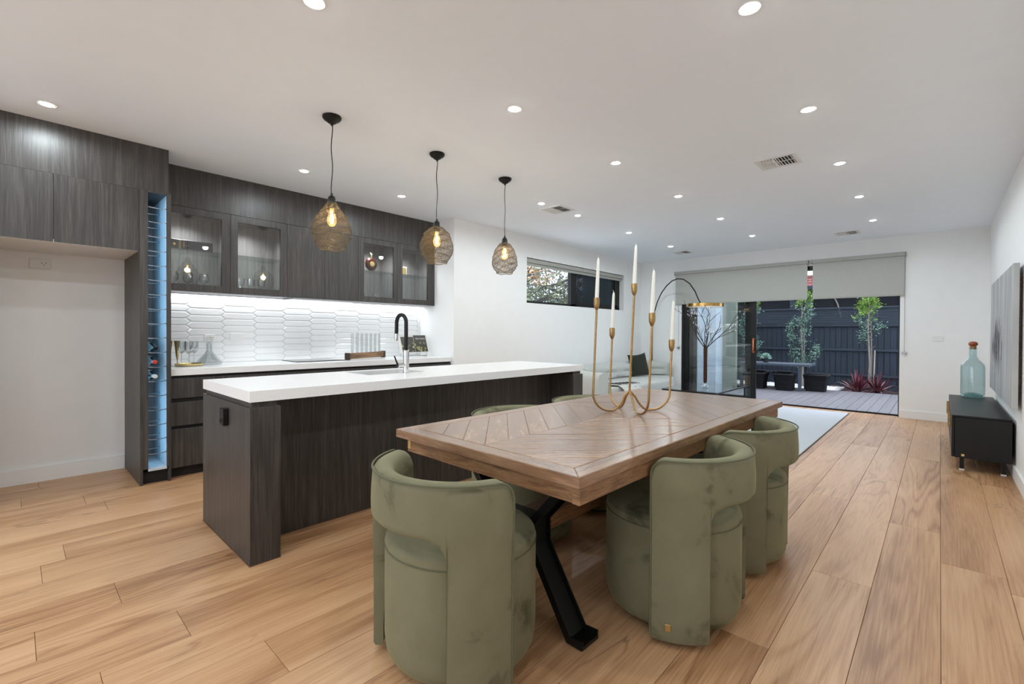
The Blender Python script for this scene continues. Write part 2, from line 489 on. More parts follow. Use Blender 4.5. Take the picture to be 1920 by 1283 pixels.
wall('ceiling', [(XK - .15, XR + .15, YB - .1, YF + .175, ZC, ZC + .1)], 'ceil')
wall('wall_right', [(XR, XR + .12, YB, YF + .17, -.06, ZC)])
DX0, DX1, DZ = -3.74, -.44, 2.36
wall('wall_far', [(XL - .15, DX0, YF, YF + .175, -.06, ZC), (DX1, XR, YF, YF + .175, -.06, ZC), (DX0, DX1, YF, YF + .175, DZ, ZC)])
WY0, WY1, WZ0, WZ1 = 5.287, 8.215, 1.687, 2.378
wall('wall_left', [(XL - .2, XL, YN + .12, WY0, -.06, ZC), (XL - .2, XL, WY1, YF, -.06, ZC),
                   (XL - .2, XL, WY0, WY1, -.06, WZ0), (XL - .2, XL, WY0, WY1, WZ1, ZC)])
wall('wall_niche', [(XK - .12, XL, YN, YN + .12, -.06, ZC)])
wall('wall_kitchen', [(XK - .124, XK - .004, -.325, YN, -.06, ZC)])
wall('wall_recess', [(XK - .124, XL, -.445, -.325, -.06, ZC)])
wall('wall_near', [(XL - .12, XL, YB, -.445, -.06, ZC)])
# end wall behind the camera, with an unseen window opening added for daylight
BW0, BW1, BH = -4.3, .2, 2.45
wall('wall_back', [(XL - .12, BW0, YB - .12, YB, -.06, ZC), (BW1, XR + .12, YB - .12, YB, -.06, ZC), (BW0, BW1, YB - .12, YB, BH, ZC)])
wall('baseboard_right', [(XR - .016, XR, YB, YF, 0, .11)], 'trim')
wall('baseboard_far', [(DX1, XR - .016, YF - .016, YF, 0, .115)], 'trim')
wall('baseboard_left', [(XL, XL + .016, YN + .0, YF, 0, .115), (XL, DX0, YF - .016, YF, 0, .115)], 'trim')
wall('baseboard_recess', [(XK, XK + .016, -.30, .672, 0, .115)], 'trim')

# ================================================================== DOORS AND WINDOWS
# --- sliding door to the deck
d1 = setting('door_1', (DX0, YF + .05, 0))
def strip(*bs):
    bm = nb()
    for b in bs: box(bm, *b)
    return bm
FY0, FY1 = YF + .02, YF + .175
part(d1, 'door_frame', strip((DX0, DX0 + .05, FY0, FY1, 0, DZ), (DX1 - .012, DX1, FY0, FY1, 0, DZ), (DX0, DX1, FY0, FY1, DZ - .06, DZ)), M['black'])
part(d1, 'door_sill', bbx(DX0, DX1, FY0 + .1, FY1 + .02, -.03, .012, .003), M['blackgloss'])
part(d1, 'door_track', strip((DX0, DX1, FY0 + .115, FY0 + .122, .012, .022), (DX0, DX1, FY0 + .14, FY0 + .147, .012, .022)), M['black'])
def sash(root, x0, x1, y, w=.075, z0=.02, z1=DZ - .06, t=.035, handle=False, lab=None):
    s = part(root, 'sliding_panel', strip((x0, x0 + w, y, y + t, z0, z1), (x1 - w, x1, y, y + t, z0, z1),
             (x0 + w, x1 - w, y, y + t, z0, z0 + .09), (x0 + w, x1 - w, y, y + t, z1 - .07, z1)), M['black'], label=lab)
    part(s, 'glass_pane', bx(x0 + w, x1 - w, y + .012, y + .020, z0 + .09, z1 - .07), M['doorglass'])
    if handle:
        bm = nb()
        tube(bm, [(x1 - .04, y, .92), (x1 - .04, y - .045, .93), (x1 - .04, y - .045, 1.13), (x1 - .04, y, 1.14)], .011, 8)
        box(bm, x1 - .058, x1 - .022, y - .008, y, .90, 1.16)
        part(s, 'door_handle', bm, plain('copper_pull_handle', (190, 120, 85), .25, metal=1.0), smooth=True)
    return s
sash(d1, DX0 + .05, -2.40, FY0 + .01, w=.085, handle=True)
sash(d1, DX0 + .11, -2.46, FY0 + .055, w=.085)
sash(d1, DX0 + .17, -2.52, FY0 + .10, w=.085)

# --- unseen window added behind the camera to let skylight fill the room
w2 = setting('added_window', (BW0, YB - .06, 0))
part(w2, 'window_frame', strip((BW0, BW1, YB - .09, YB - .03, 0, .05), (BW0, BW1, YB - .09, YB - .03, BH - .05, BH)), M['black'])
for i in range(4): part(w2, 'mullion', bx(BW0 + i * (BW1 - BW0 - .06) / 3, BW0 + i * (BW1 - BW0 - .06) / 3 + .06, YB - .09, YB - .03, .05, BH - .05), M['black'])
for i in range(3): part(w2, 'glass_pane', bx(BW0 + i * (BW1 - BW0 - .06) / 3 + .06, BW0 + (i + 1) * (BW1 - BW0 - .06) / 3, YB - .064, YB - .056, .05, BH - .05), M['glass'])
tag(finish('bounce_ground', bx(-14, 8, YB - 14, YB - .12, -.25, -.06), plain('pale_bounce_paving', (205, 205, 203), .9)), kind='structure')  # unseen ground added, kept pale to bounce skylight up to the ceiling

# --- high window over the sofa
w1 = setting('window_1', (XL - .12, WY0, WZ0))
wx0, wx1 = XL - .17, XL - .10
mid = 6.64
part(w1, 'window_frame', strip((wx0, wx1, WY0, WY0 + .0, WZ0, WZ1), (wx0, wx1, WY0, WY1, WZ0, WZ0 + .045), (wx0, wx1, WY0, WY1, WZ1 - .04, WZ1),
     (wx0, wx1, WY0, WY0 + .012, WZ0, WZ1), (wx0, wx1, WY1 - .10, WY1, WZ0, WZ1)), M['black'])
part(w1, 'mullion', bx(wx0, wx1, mid - .075, mid + .075, WZ0, WZ1), M['black'])
part(w1, 'glass_pane', bx(wx0 + .03, wx0 + .038, WY0 + .012, mid - .075, WZ0 + .045, WZ1 - .04), M['glass'])
sp = part(w1, 'awning_sash', strip((wx0, wx1 + .01, mid + .075, WY1 - .10, WZ0 + .045, WZ0 + .09), (wx0, wx1 + .01, mid + .075, WY1 - .10, WZ1 - .075, WZ1 - .04),
     (wx0, wx1 + .01, WY1 - .19, WY1 - .10, WZ0 + .045, WZ1 - .04)), M['black'])
part(sp, 'glass_pane', bx(wx0 + .03, wx0 + .038, mid + .075, WY1 - .19, WZ0 + .09, WZ1 - .075), M['glass'])
scr = glass('fly_screen_mesh', (.22, .25, .30), .03, rough=.5, f90=.1)
part(sp, 'fly_screen', bx(wx1 - .006, wx1 - .004, mid + .075, WY1 - .19, WZ0 + .09, WZ1 - .075), scr)
bm = nb(); tube(bm, [(wx1 + .012, 7.45, WZ0 + .07), (wx1 + .04, 7.45, WZ0 + .075), (wx1 + .05, 7.56, WZ0 + .075)], .008)
part(sp, 'window_winder', bm, M['black'], smooth=True)

# --- roller blinds
def blind_far(x0, x1, label, cord_x):
    t = thing('roller_blind', ((x0 + x1) / 2, YF - .03, 1.8), label, 'blind', 'roller blinds over the sliding door')
    part(t, 'cassette', bbx(x0, x1, YF - .075, YF - .001, 2.392, 2.448, .004), M['cassette'])
    part(t, 'fabric', bx(x0 + .012, x1 - .012, YF - .042, YF - .040, 1.82, 2.395), M['blind'])
    part(t, 'bottom_rail', bbx(x0 + .012, x1 - .012, YF - .048, YF - .034, 1.805, 1.828, .003), M['cassette'])
    for a, b in ((x0 - .004, x0), (x1, x1 + .004)): part(t, 'end_bracket', bx(a, b, YF - .08, YF - .001, 2.385, 2.452), M['cassette'])
    if cord_x is not None:
        bm = nb(); tube(bm, [(cord_x, YF - .02, 2.40), (cord_x, YF - .02, .97)], .0028, 6)
        part(t, 'cord', bm, M['cassette'], smooth=True)
        bm = bbx(cord_x - .028, cord_x + .028, YF - .034, YF - .001, .955, .972, .003); box(bm, cord_x - .008, cord_x + .008, YF - .03, YF - .01, .925, .955)
        part(t, 'cord_tensioner', bm, M['steel'])
    return t
blind_far(-3.855, -1.602, 'long grey roller blind over the glass door panel and lamp', -3.79)
blind_far(-1.552, -.382, 'shorter grey roller blind over the open doorway, nearest the right wall', -.386)
wb = thing('roller_blind', (XL - .05, 6.75, 2.3), 'narrow rolled-up grey blind inside the high window', 'blind')
part(wb, 'cassette', bbx(XL - .085, XL - .005, WY0 + .01, WY1 - .012, 2.305, 2.368, .012, 3), M['cassette'], smooth=True)
part(wb, 'bottom_rail', bbx(XL - .06, XL - .03, WY0 + .01, WY1 - .05, 2.262, 2.303, .006, 2), M['cassette'])

# ================================================================== CEILING FITTINGS
RIGHT, MIDDLE, LEFT, BENCH = 'row along the right wall', 'row above the table edge', 'row above the living room side', 'row above the kitchen bench'
rows = {(-.647): ('right-hand row', [2.272, 3.55, 4.84, 6.137, 7.51]), (-2.072): ('middle row', [.92, 2.25, 3.545, 4.845, 6.139, 7.505]),
        (-3.338): ('row above the sofa', [4.08, 4.80, 6.10, 7.518]), (-4.29): ('row along the kitchen cabinets', [.152, 1.815, 2.862])}
ords = ['first', 'second', 'third', 'fourth', 'fifth', 'sixth']
dl_first = None
def downlight(x, y, label):
    t = thing('downlight', (x, y, ZC), label, 'downlight', 'recessed ceiling downlights')
    bm = lathe(nb(), [(.034, -.004), (.046, -.0045), (.048, -.002), (.048, 0)], 28, cap=False)
    lpart(t, 'trim_ring', bm, M['trim'], smooth=True)
    bm = lathe(nb(), [(.0, -.0105), (.014, -.0098), (.026, -.0075), (.036, -.003)], 24, cap=False)
    lpart(t, 'lens', bm, M['lens'], smooth=True)
    l = lamp('downlight_beam', 'SPOT', (x, y, ZC - .014), DOWNLIGHT_W, (.82, .94, 1.0), t, spot_size=R(177), spot_blend=.32, shadow_soft_size=.04)
    return t
for x, (rn, ys) in rows.items():
    for i, y in enumerate(ys):
        downlight(x, y, 'glowing recessed downlight, %s from the camera in the %s' % (ords[i], rn))
for x, y, w in ((-.647, .97, 'just in front of the camera, right-hand row'), (-.647, -.4, 'behind the camera, nearer right'), (-2.072, -.4, 'behind the camera, nearer middle'), (-3.34, -.25, 'behind the camera, nearer left'),
                (-4.29, -1.3, 'behind the camera, in the kitchen row'), (-.647, -1.75, 'by the added end window, right'), (-2.072, -1.75, 'by the added end window, middle'), (-3.34, -1.75, 'by the added end window, left')):
    downlight(x, y, 'added unseen fill downlight ' + w)  # these out-of-frame downlights are added to brighten the room

def vent(cx, cy, lx, ly, label, n=5):
    t = thing('ceiling_vent', (cx, cy, ZC), label, 'air vent', 'ceiling air vents')
    hx, hy = lx / 2, ly / 2
    bm = nb(); z0 = -.006
    for b in ((-hx, hx, -hy, -hy + .035), (-hx, hx, hy - .035, hy), (-hx, -hx + .035, -hy + .035, hy - .035), (hx - .035, hx, -hy + .035, hy - .035)): box(bm, *b, z0, 0)
    box(bm, -hx + .035, hx - .035, -.005, .005, z0, 0); box(bm, -.004, .004, -hy + .035, hy - .035, z0, 0)
    lpart(t, 'vent_frame', bm, M['socket'])
    lpart(t, 'duct_opening', bx(-hx + .035, hx - .035, -hy + .035, hy - .035, -.002, -.001), M['blackgap'])
    w = (hx - .04) / n
    for half in (-1, 1):
        for j in range(n):
            for yy in (-1, 1):
                x = half * (.008 + w * (j + .5))
                bm = bx(-w * .46, w * .46, 0, hy - .042, -.0006, .0006)
                bmesh.ops.rotate(bm, verts=bm.verts, matrix=Matrix.Rotation(R(38 * half), 3, 'Y'))
                bmesh.ops.translate(bm, verts=bm.verts, vec=(x, .006 if yy > 0 else -hy + .036, -.0065))
                lpart(t, 'vane', bm, M['socket'])
vent(-1.03, 4.447, .31, .29, 'white ceiling air vent beside the right-hand downlight row')
vent(-3.36, 4.41, .30, .30, 'white ceiling air vent beyond the third pendant lamp')
vent(-1.0, 8.2, .30, .29, 'white ceiling air vent above the open doorway blind')
vent(-3.42, 8.2, .30, .29, 'white ceiling air vent above the arc lamp corner')

# --- pendants
bg = bpy.data.materials.new('amber_bulb_glass'); bg.use_nodes = True
nt = bg.node_tree; nt.nodes.clear()
_o = nt.nodes.new('ShaderNodeOutputMaterial'); _a = nt.nodes.new('ShaderNodeAddShader'); _t = nt.nodes.new('ShaderNodeBsdfTransparent'); _t.inputs['Color'].default_value = (1, .9, .72, 1)
_e = nt.nodes.new('ShaderNodeEmission'); _e.inputs['Color'].default_value = srgb(255, 206, 130); _e.inputs['Strength'].default_value = .9
nt.links.new(_t.outputs[0], _a.inputs[0]); nt.links.new(_e.outputs[0], _a.inputs[1]); nt.links.new(_a.outputs[0], _o.inputs['Surface'])
M['bulbglass'] = bg
def pendant(x, y, ztop, zbot, prof, label, seed):
    rd = random.Random(seed)
    t = thing('pendant_lamp', (x, y, ZC), label, 'pendant lamp', 'woven wire pendant lamps')
    bm = lathe(nb(), [(.008, -.062), (.012, -.05), (.028, -.044), (.034, -.036), (.052, -.026), (.062, -.012), (.062, -.002), (.05, 0)], 32)
    lpart(t, 'ceiling_rose', bm, M['black'], smooth=True)
    zs = ztop - ZC
    n = 14
    bm = nb(); tube(bm, [(.004 * math.sin(i * .8 + seed), 0.003 * math.cos(i * .7), -.055 + (zs + .06 + .055) * i / n) for i in range(n + 1)], .0032, 6)
    lpart(t, 'cord', bm, M['black'], smooth=True)
    bm = lathe(nb(), [(.012, zs - .03), (.027, zs - .03), (.028, zs + .005), (.026, zs + .03), (.018, zs + .046), (.009, zs + .05), (.008, zs + .066), (.004, zs + .068)], 24)
    lpart(t, 'lamp_holder', bm, M['black'], smooth=True)
    # woven shade: wavering hoops tied with fine uprights
    H = ztop - zbot
    def rad(u):
        for (u0, r0), (u1, r1) in zip(prof, prof[1:]):
            if u0 <= u <= u1:
                f = (u - u0) / (u1 - u0); f = f * f * (3 - 2 * f) * .5 + f * .5
                return r0 + (r1 - r0) * f
        return prof[-1][1]
    bm = nb(); NR = 46; SEG = 40
    ph = [rd.uniform(0, 6.28) for _ in range(4)]
    for i in range(NR):
        u = i / (NR - 1); r = rad(u) * (1 + .018 * math.sin(u * 44) + rd.uniform(-.012, .012))
        pts = []
        for k in range(SEG):
            a = 2 * math.pi * k / SEG
            w = 1 + .012 * math.sin(3 * a + ph[0] + u * 5) + rd.uniform(-.006, .006)
            pts.append((r * w * math.cos(a), r * w * math.sin(a), zs - u * H + .0035 * math.sin(5 * a + ph[1] + i * .7) + rd.uniform(-.0012, .0012)))
        tube(bm, pts, .0014 if i < NR - 1 else .0026, 4, closed=True)
    for k in range(44):
        a = 2 * math.pi * k / 44 + rd.uniform(-.03, .03)
        pts = []
        for i in range(24):
            u = i / 23; aa = a + .05 * math.sin(u * 40 + k)
            pts.append((rad(u) * math.cos(aa), rad(u) * math.sin(aa), zs - u * H))
        tube(bm, pts, .0009, 3, caps=False)
    lpart(t, 'woven_shade', bm, M['wire'])
    zb = zs - .035
    b = lpart(t, 'light_bulb', lathe(nb(), [(.012, zb), (.014, zb - .012), (.022, zb - .04), (.0305, zb - .075), (.031, zb - .09), (.025, zb - .112), (.012, zb - .125), (0, zb - .128)], 24, cap=False), M['bulbglass'], smooth=True)
    bm = nb()
    for k in range(6):
        a = k * math.pi / 3
        tube(bm, [(.004 * math.cos(a), .004 * math.sin(a), zb - .02), (.011 * math.cos(a + .3), .011 * math.sin(a + .3), zb - .065), (.014 * math.cos(a + .5), .014 * math.sin(a + .5), zb - .09), (.003 * math.cos(a), .003 * math.sin(a), zb - .108)], .0018, 4)
    lpart(b, 'filament', bm, M['bulb'])
    lamp('bulb_glow', 'POINT', (x, y, ztop - .11), 3.0, (1, .84, .62), t, shadow_soft_size=.03)
pendant(-3.075, 1.489, 2.107, 1.793, [(0, .032), (.12, .055), (.3, .098), (.52, .127), (.68, .128), (.84, .112), (.93, .098), (1, .085)], 'pear-shaped woven wire pendant lamp, nearest the camera', 1)
pendant(-3.06, 2.381, 2.093, 1.798, [(0, .035), (.06, .068), (.22, .108), (.5, .135), (.68, .134), (.84, .112), (.94, .092), (1, .082)], 'round woven wire pendant lamp in the middle over the island', 2)
pendant(-3.067, 3.2, 2.085, 1.793, [(0, .03), (.08, .062), (.25, .095), (.5, .116), (.7, .122), (.84, .108), (.91, .088), (.95, .078), (1, .078)], 'egg-shaped woven wire pendant lamp, farthest from the camera', 3)

# ================================================================== KITCHEN
# --- over-fridge cabinet
t = thing('overfridge_cabinet', (-5.0, .2, 1.85), 'charcoal oak cupboard over the empty fridge recess', 'cabinet')
part(t, 'cabinet_body', bx(XK, -4.655, -.30, .672, 1.872, 2.335), M['dark'])
part(t, 'underside_panel', bx(XK, -4.637, -.30, .672, 1.852, 1.872), M['trim'])
part(t, 'cabinet_door', bbx(-4.655, -4.635, -.298, .1935, 1.853, 2.3383, .0006), M['dark'])
part(t, 'cabinet_door', bbx(-4.655, -4.635, .1965, .684, 1.853, 2.3383, .0006), M['dark'])
part(t, 'upper_panel', bx(XK, -4.635, -.30, .865, 2.339, ZC - .001), M['dark'])
t = thing('end_panel', (-5.0, -.31, 0), 'charcoal oak end panel at the far left of the fridge recess', 'panel')
part(t, 'board', bx(XK, -4.635, -.32, -.302, 0, 1.85), M['dark'])
part(t, 'edge_strip', bx(-4.635, -4.633, -.32, -.302, 0, 1.85), M['dark'])

# --- wine tower
t = thing('wine_rack_tower', (-4.9, .77, 0), 'tall narrow charcoal wine rack glowing blue inside', 'wine rack')
TY0, TY1, TZ = .674, .874, 2.337
part(t, 'side_panel', bx(XK, -4.60, TY0, TY0 + .018, 0, TZ), M['dark'])
part(t, 'side_panel', bx(XK, -4.60, TY1 - .018, TY1, 0, TZ), M['dark'])
part(t, 'liner_panel', bx(-5.10, -4.602, .70, .7245, .125, 2.325), plain('pale_liner_board', (196, 202, 208), .5))
part(t, 'liner_panel', bx(-5.10, -4.602, .8455, .856, .125, 2.325), bpy.data.materials['pale_liner_board'])
part(t, 'front_stile', bx(-4.615, -4.600, TY0 + .018, .7245, .105, TZ), M['dark'])
part(t, 'front_stile', bx(-4.615, -4.600, .8455, TY1 - .018, .105, TZ), M['dark'])
part(t, 'top_board', bx(XK, -4.602, TY0 + .018, TY1 - .018, 2.322, TZ), M['dark'])
part(t, 'bottom_board', bx(XK, -4.600, TY0 + .018, TY1 - .018, .105, .124), bpy.data.materials['pale_liner_board'])
part(t, 'back_board', bx(-5.11, -5.10, TY0 + .018, TY1 - .018, .124, 2.322), M['darkin'])
part(t, 'kickboard', bx(-4.66, -4.645, TY0 + .018, TY1 - .018, 0, .105), M['blackgap'])
zr = 2.207
for i in range(18):
    z = zr - .1158 * i
    for x, dz in ((-4.615, 0), (-4.86, -.004)):
        bm = nb(); tube(bm, [(x, .7245, z + dz + .004), (x + .006, .745, z + dz), (x + .008, .785, z + dz - .003), (x + .006, .825, z + dz), (x, .8455, z + dz + .004)], .0036, 6)
        part(t, 'bottle_rod', bm, M['steel'], smooth=True)
part(t, 'led_strip', bx(-4.640, -4.630, .7247, .7257, .14, 2.31), M['blueled'])
for zc in (.5, 1.22, 1.95):
    l = lamp('blue_strip_light', 'AREA', (-4.75, .727, zc), 0.55, (.30, .68, 1.0), t, shape='RECTANGLE', size=.20, size_y=.70)
    l.rotation_euler = (R(-90), 0, 0)   # facing +Y, towards the opposite liner
    l.rotation_euler = Vector((0, 1, 0)).to_track_quat('-Z', 'Z').to_euler()
def wine_bottle(z, capmat, label, rot=0):
    o = thing('wine_bottle', (-4.62, .772, z), label, 'bottle', 'wine bottles lying in the rack')
    prof = [(0, -.335), (.034, -.335), (.0375, -.325), (.0375, -.145), (.034, -.125), (.018, -.095), (.0145, -.08), (.0145, -.004), (.016, 0)]
    gm = plain('dark_bottle_glass', (14, 20, 16), .1) if 'dark_bottle_glass' not in bpy.data.materials else bpy.data.materials['dark_bottle_glass']
    lpart(o, 'bottle_body', lathe(nb(), prof, 24, (0, 0, 0), 'X'), gm, smooth=True)
    lpart(o, 'capsule', lathe(nb(), [(.0155, -.055), (.0165, -.01), (.0165, .004), (.012, .006), (0, .006)], 20, (0, 0, 0), 'X', cap=False), capmat, smooth=True)
    lpart(o, 'label', lathe(nb(), [(.0379, -.30), (.0379, -.18)], 24, (0, 0, 0), 'X', cap=False), M['wax'], smooth=True)
wine_bottle(2.207 - .1158 * 10 + .04, M['blackgloss'], 'dark wine bottle with a black cap, top of the three in the rack')
wine_bottle(2.207 - .1158 * 11 + .04, plain('red_capsule', (190, 60, 48), .4), 'dark wine bottle with a red cap, between the two others')
wine_bottle(2.207 - .1158 * 12 + .04, plain('silver_capsule', (214, 212, 206), .35), 'dark wine bottle with a pale silver cap, lowest in the rack')

# --- base cabinets under the bench
bunits = [(.876, 1.62, 'charcoal drawer unit beside the wine tower'), (1.62, 2.36, 'charcoal drawer unit under the left half of the cooktop'),
          (2.36, 3.10, 'charcoal drawer unit under the right half of the cooktop'), (3.10, 3.855, 'charcoal drawer unit at the end by the white wall')]
for y0, y1, lab in bunits:
    t = thing('base_cabinet', (-5.0, (y0 + y1) / 2, 0), lab, 'cabinet', 'drawer units under the kitchen bench')
    part(t, 'cabinet_body', bx(XK, -4.675, y0, y1, .085, .85), M['blackgap'])
    part(t, 'kickboard', bx(-4.72, -4.70, y0, y1, 0, .085), M['blackgap'])
    for a, b in ((.085, .403), (.432, .627), (.662, .828)):
        part(t, 'drawer_front', bbx(-4.672, -4.650, y0 + .0015, y1 - .0015, a, b, .0015), M['dark'])
t = thing('kitchen_benchtop', (-5.0, 2.4, .85), 'long white stone benchtop below the tiled splashback', 'benchtop')
part(t, 'slab', bbx(XK, -4.645, .876, 3.858, .851, .91, .003), M['stone'])
part(t, 'upstand', bx(XK, XK + .004, .876, 3.858, .91, .912), M['stone'])

# --- splashback of elongated hexagon tiles, each a piece
sbk = thing('tiled_splashback', (XK, 2.4, .91), 'white elongated-hexagon tile splashback above the kitchen bench', 'splashback')
part(sbk, 'grout_bed', bx(XK, XK + .006, .876, 3.858, .912, 1.583), M['grout'])
def clip(poly, y0, y1, z0, z1):
    def cl(ps, f, inter):
        out = []
        for i in range(len(ps)):
            a, b = ps[i - 1], ps[i]
            if f(b):
                if not f(a): out.append(inter(a, b))
                out.append(b)
            elif f(a): out.append(inter(a, b))
        return out
    def ix(v, k):
        def g(a, b):
            s = (v - a[k]) / (b[k] - a[k]); return tuple(a[q] + (b[q] - a[q]) * s for q in (0, 1))
        return g
    for f, g in ((lambda p: p[0] >= y0, ix(y0, 0)), (lambda p: p[0] <= y1, ix(y1, 0)), (lambda p: p[1] >= z0, ix(z0, 1)), (lambda p: p[1] <= z1, ix(z1, 1))):
        if len(poly) < 3: return []
        poly = cl(poly, f, g)
    return poly
TP, TH, tip, gap = .2962, .066, .034, .0022
c0 = 1.148 - TP
ci = 0
while c0 + TP * ci < 3.9:
    yc0 = c0 + TP * ci - tip / 2; yc1 = c0 + TP * (ci + 1) + tip / 2
    for ri in range(-1, 12):
        zc = .912 + TH * (ri + (.5 if ci % 2 else 0)) + .008
        hz = TH / 2 - gap / 2
        hexa = [(yc0 + gap, zc), (yc0 + tip + gap * .4, zc - hz), (yc1 - tip - gap * .4, zc - hz), (yc1 - gap, zc), (yc1 - tip - gap * .4, zc + hz), (yc0 + tip + gap * .4, zc + hz)]
        pl = clip(hexa, .878, 3.856, .9135, 1.5825)
        if len(pl) < 3: continue
        bm = nb()
        cy = sum(p[0] for p in pl) / len(pl); cz = sum(p[1] for p in pl) / len(pl)
        a = [bm.verts.new((XK + .004, p[0], p[1])) for p in pl]
        b = [bm.verts.new((XK + .0095, p[0], p[1])) for p in pl]
        ins = [bm.verts.new((XK + .0125, p[0] + (cy - p[0]) * (.008 / max(.03, abs(cy - p[0])) if abs(cy - p[0]) > .03 else .2), p[1] + (cz - p[1]) * .26)) for p in pl]
        for i in range(len(pl)):
            j = (i + 1) % len(pl)
            bm.faces.new((a[i], a[j], b[j], b[i])); bm.faces.new((b[i], b[j], ins[j], ins[i]))
        bm.faces.new(ins)
        part(sbk, 'tile', bm, M['tile'])
    ci += 1

def wall_socket(name, loc, w, h, normal, label, mat, holes=True, group=None):
    """power point or switch plate; normal is '+X' or '-Y'"""
    t = thing(name, loc, label, 'switch plate' if 'switch' in name else 'power point', group)
    def P(u0, u1, v0, v1, d0, d1):
        if normal == '+X': return bx(d0, d1, u0, u1, v0, v1)
        return bx(u0, u1, -d1, -d0, v0, v1)
    lpart(t, 'face_plate', bevel(P(-w/2, w/2, -h/2, h/2, 0, .009), .0015), mat)
    if holes:
        for du in (-.012, .012): lpart(t, 'pin_slot', P(w*.18 + du - .0018, w*.18 + du + .0018, .002, .012, .0085, .0095), M['blackgap'])
        lpart(t, 'pin_slot', P(w*.18 - .0015, w*.18 + .0015, -.014, -.004, .0085, .0095), M['blackgap'])
        lpart(t, 'rocker', P(-w*.28 - .006, -w*.28 + .006, -.004, .008, .0085, .0115), mat)
    else:
        for du in ((-w*.2, w*.2) if w > .1 else (0,)): lpart(t, 'rocker', P(du - .006, du + .006, -.01, .01, .0085, .012), mat)
    return t
wall_socket('power_point', (XK, .147, 1.76), .118, .076, '+X', 'white double power point high in the fridge recess', M['socket'])
wall_socket('power_point', (XK + .013, 1.325, 1.155), .092, .076, '+X', 'white power point on the splashback behind the decanter', M['socket'])
wall_socket('light_switch', (XK + .013, 1.565, 1.17), .118, .072, '+X', 'white switch plate on the splashback right of the decanter', M['socket'], holes=False)
wall_socket('light_switch', (-.023, YF, 1.176), .117, .074, '-Y', 'white switch plate on the far wall beside the doorway', M['socket'], holes=False)

# --- overhead cabinets
OX0, OX1, OZ0, OZ1 = XK, -5.0, 1.585, 2.345
fp = thing('cabinet_fascia', (-5.15, 2.37, OZ1), 'charcoal oak bulkhead panel above the overhead cupboards', 'panel')
part(fp, 'panel_board', bx(OX0, OX1, .876, YN - .002, OZ1 + .002, ZC - .001), M['dark'])
part(fp, 'scribe_strip', bx(OX1, OX1 + .0008, .876, YN - .002, ZC - .012, ZC - .001), M['dark'])
def overhead(y0, y1, glazed, label, op=None):
    t = thing('overhead_cabinet', (-5.15, (y0 + y1) / 2, OZ0), label, 'cabinet', 'overhead kitchen cupboards')
    if not glazed:
        part(t, 'cabinet_body', bx(OX0, OX1 - .02, y0, y1, OZ0, OZ1), M['dark'])
        part(t, 'cabinet_door', bbx(OX1 - .02, OX1, y0 + .0015, y1 - .0015, OZ0 + .001, OZ1 - .001, .001), M['dark'])
        return t
    bm = nb()
    box(bm, OX0, OX0 + .012, y0, y1, OZ0, OZ1); box(bm, OX0 + .012, OX1 - .022, y0, y0 + .016, OZ0, OZ1); box(bm, OX0 + .012, OX1 - .022, y1 - .016, y1, OZ0, OZ1)
    box(bm, OX0 + .012, OX1 - .022, y0 + .016, y1 - .016, OZ0, OZ0 + .018); box(bm, OX0 + .012, OX1 - .022, y0 + .016, y1 - .016, OZ1 - .03, OZ1)
    part(t, 'cabinet_body', bm, M['darkin'])
    a, b = op; g0, g1 = 1.652, 2.282
    d = part(t, 'cabinet_door', strip((OX1 - .02, OX1, y0 + .0015, a, OZ0 + .001, OZ1 - .001), (OX1 - .02, OX1, b, y1 - .0015, OZ0 + .001, OZ1 - .001),
             (OX1 - .02, OX1, a, b, OZ0 + .001, g0), (OX1 - .02, OX1, a, b, g1, OZ1 - .001)), M['dark'])
    part(d, 'glass_pane', bx(OX1 - .017, OX1 - .013, a - .004, b + .004, g0 - .004, g1 + .004), M['cabglass'])
    part(t, 'glass_shelf', bx(OX0 + .012, OX1 - .03, y0 + .016, y1 - .016, 1.962, 1.970), M['shelfglass'])
    for yy in (y0 + .022, y1 - .022): 
        bm = lathe(nb(), [(.007, -.016), (.007, .0)], 10, (OX1 - .09, yy, 1.961))
        part(t, 'shelf_pin', bm, M['chrome'], smooth=True)
    yc = (a + b) / 2 - .06
    bm = lathe(nb(), [(.033, -.005), (.033, 0)], 24, (OX1 - .11, yc, OZ1 - .03))
    p = part(t, 'puck_light', bm, M['steel'], smooth=True)
    bm = lathe(nb(), [(.026, -.0065), (.026, -.0052)], 24, (OX1 - .11, yc, OZ1 - .03)); part(p, 'puck_lens', bm, M['puck'])
    l = lamp('puck_beam', 'SPOT', (OX1 - .11, yc, OZ1 - .042), 22.0, (.93, .97, 1.0), t, spot_size=R(150), spot_blend=.9, shadow_soft_size=.03)
    return t
M['cabglass'] = glass('cabinet_door_glass', (.95, .96, .96), .07)
overhead(.876, 1.416, True, 'glass-fronted overhead cupboard holding a black gift box', (.945, 1.344))
overhead(1.416, 1.944, True, 'glass-fronted overhead cupboard with goblets and an empty top shelf', (1.48, 1.875))
overhead(1.944, 2.343, False, 'solid-door overhead cupboard above the left of the cooktop')
overhead(2.343, 2.744, False, 'solid-door overhead cupboard above the right of the cooktop')
overhead(2.744, 3.272, True, 'glass-fronted overhead cupboard holding the cognac bottle', (2.82, 3.22))
overhead(3.272, YN - .004, True, 'glass-fronted overhead cupboard nearest the white return wall', (3.351, 3.742))
ls = thing('led_strip', (-5.2, 2.37, OZ0), 'white light strip under the overhead cupboards', 'light strip')
part(ls, 'channel', bx(XK + .03, XK + .055, .89, 3.84, OZ0 - .008, OZ0), M['steel'])
part(ls, 'diffuser', bx(XK + .033, XK + .052, .89, 3.84, OZ0 - .0095, OZ0 - .0085), M['led'])
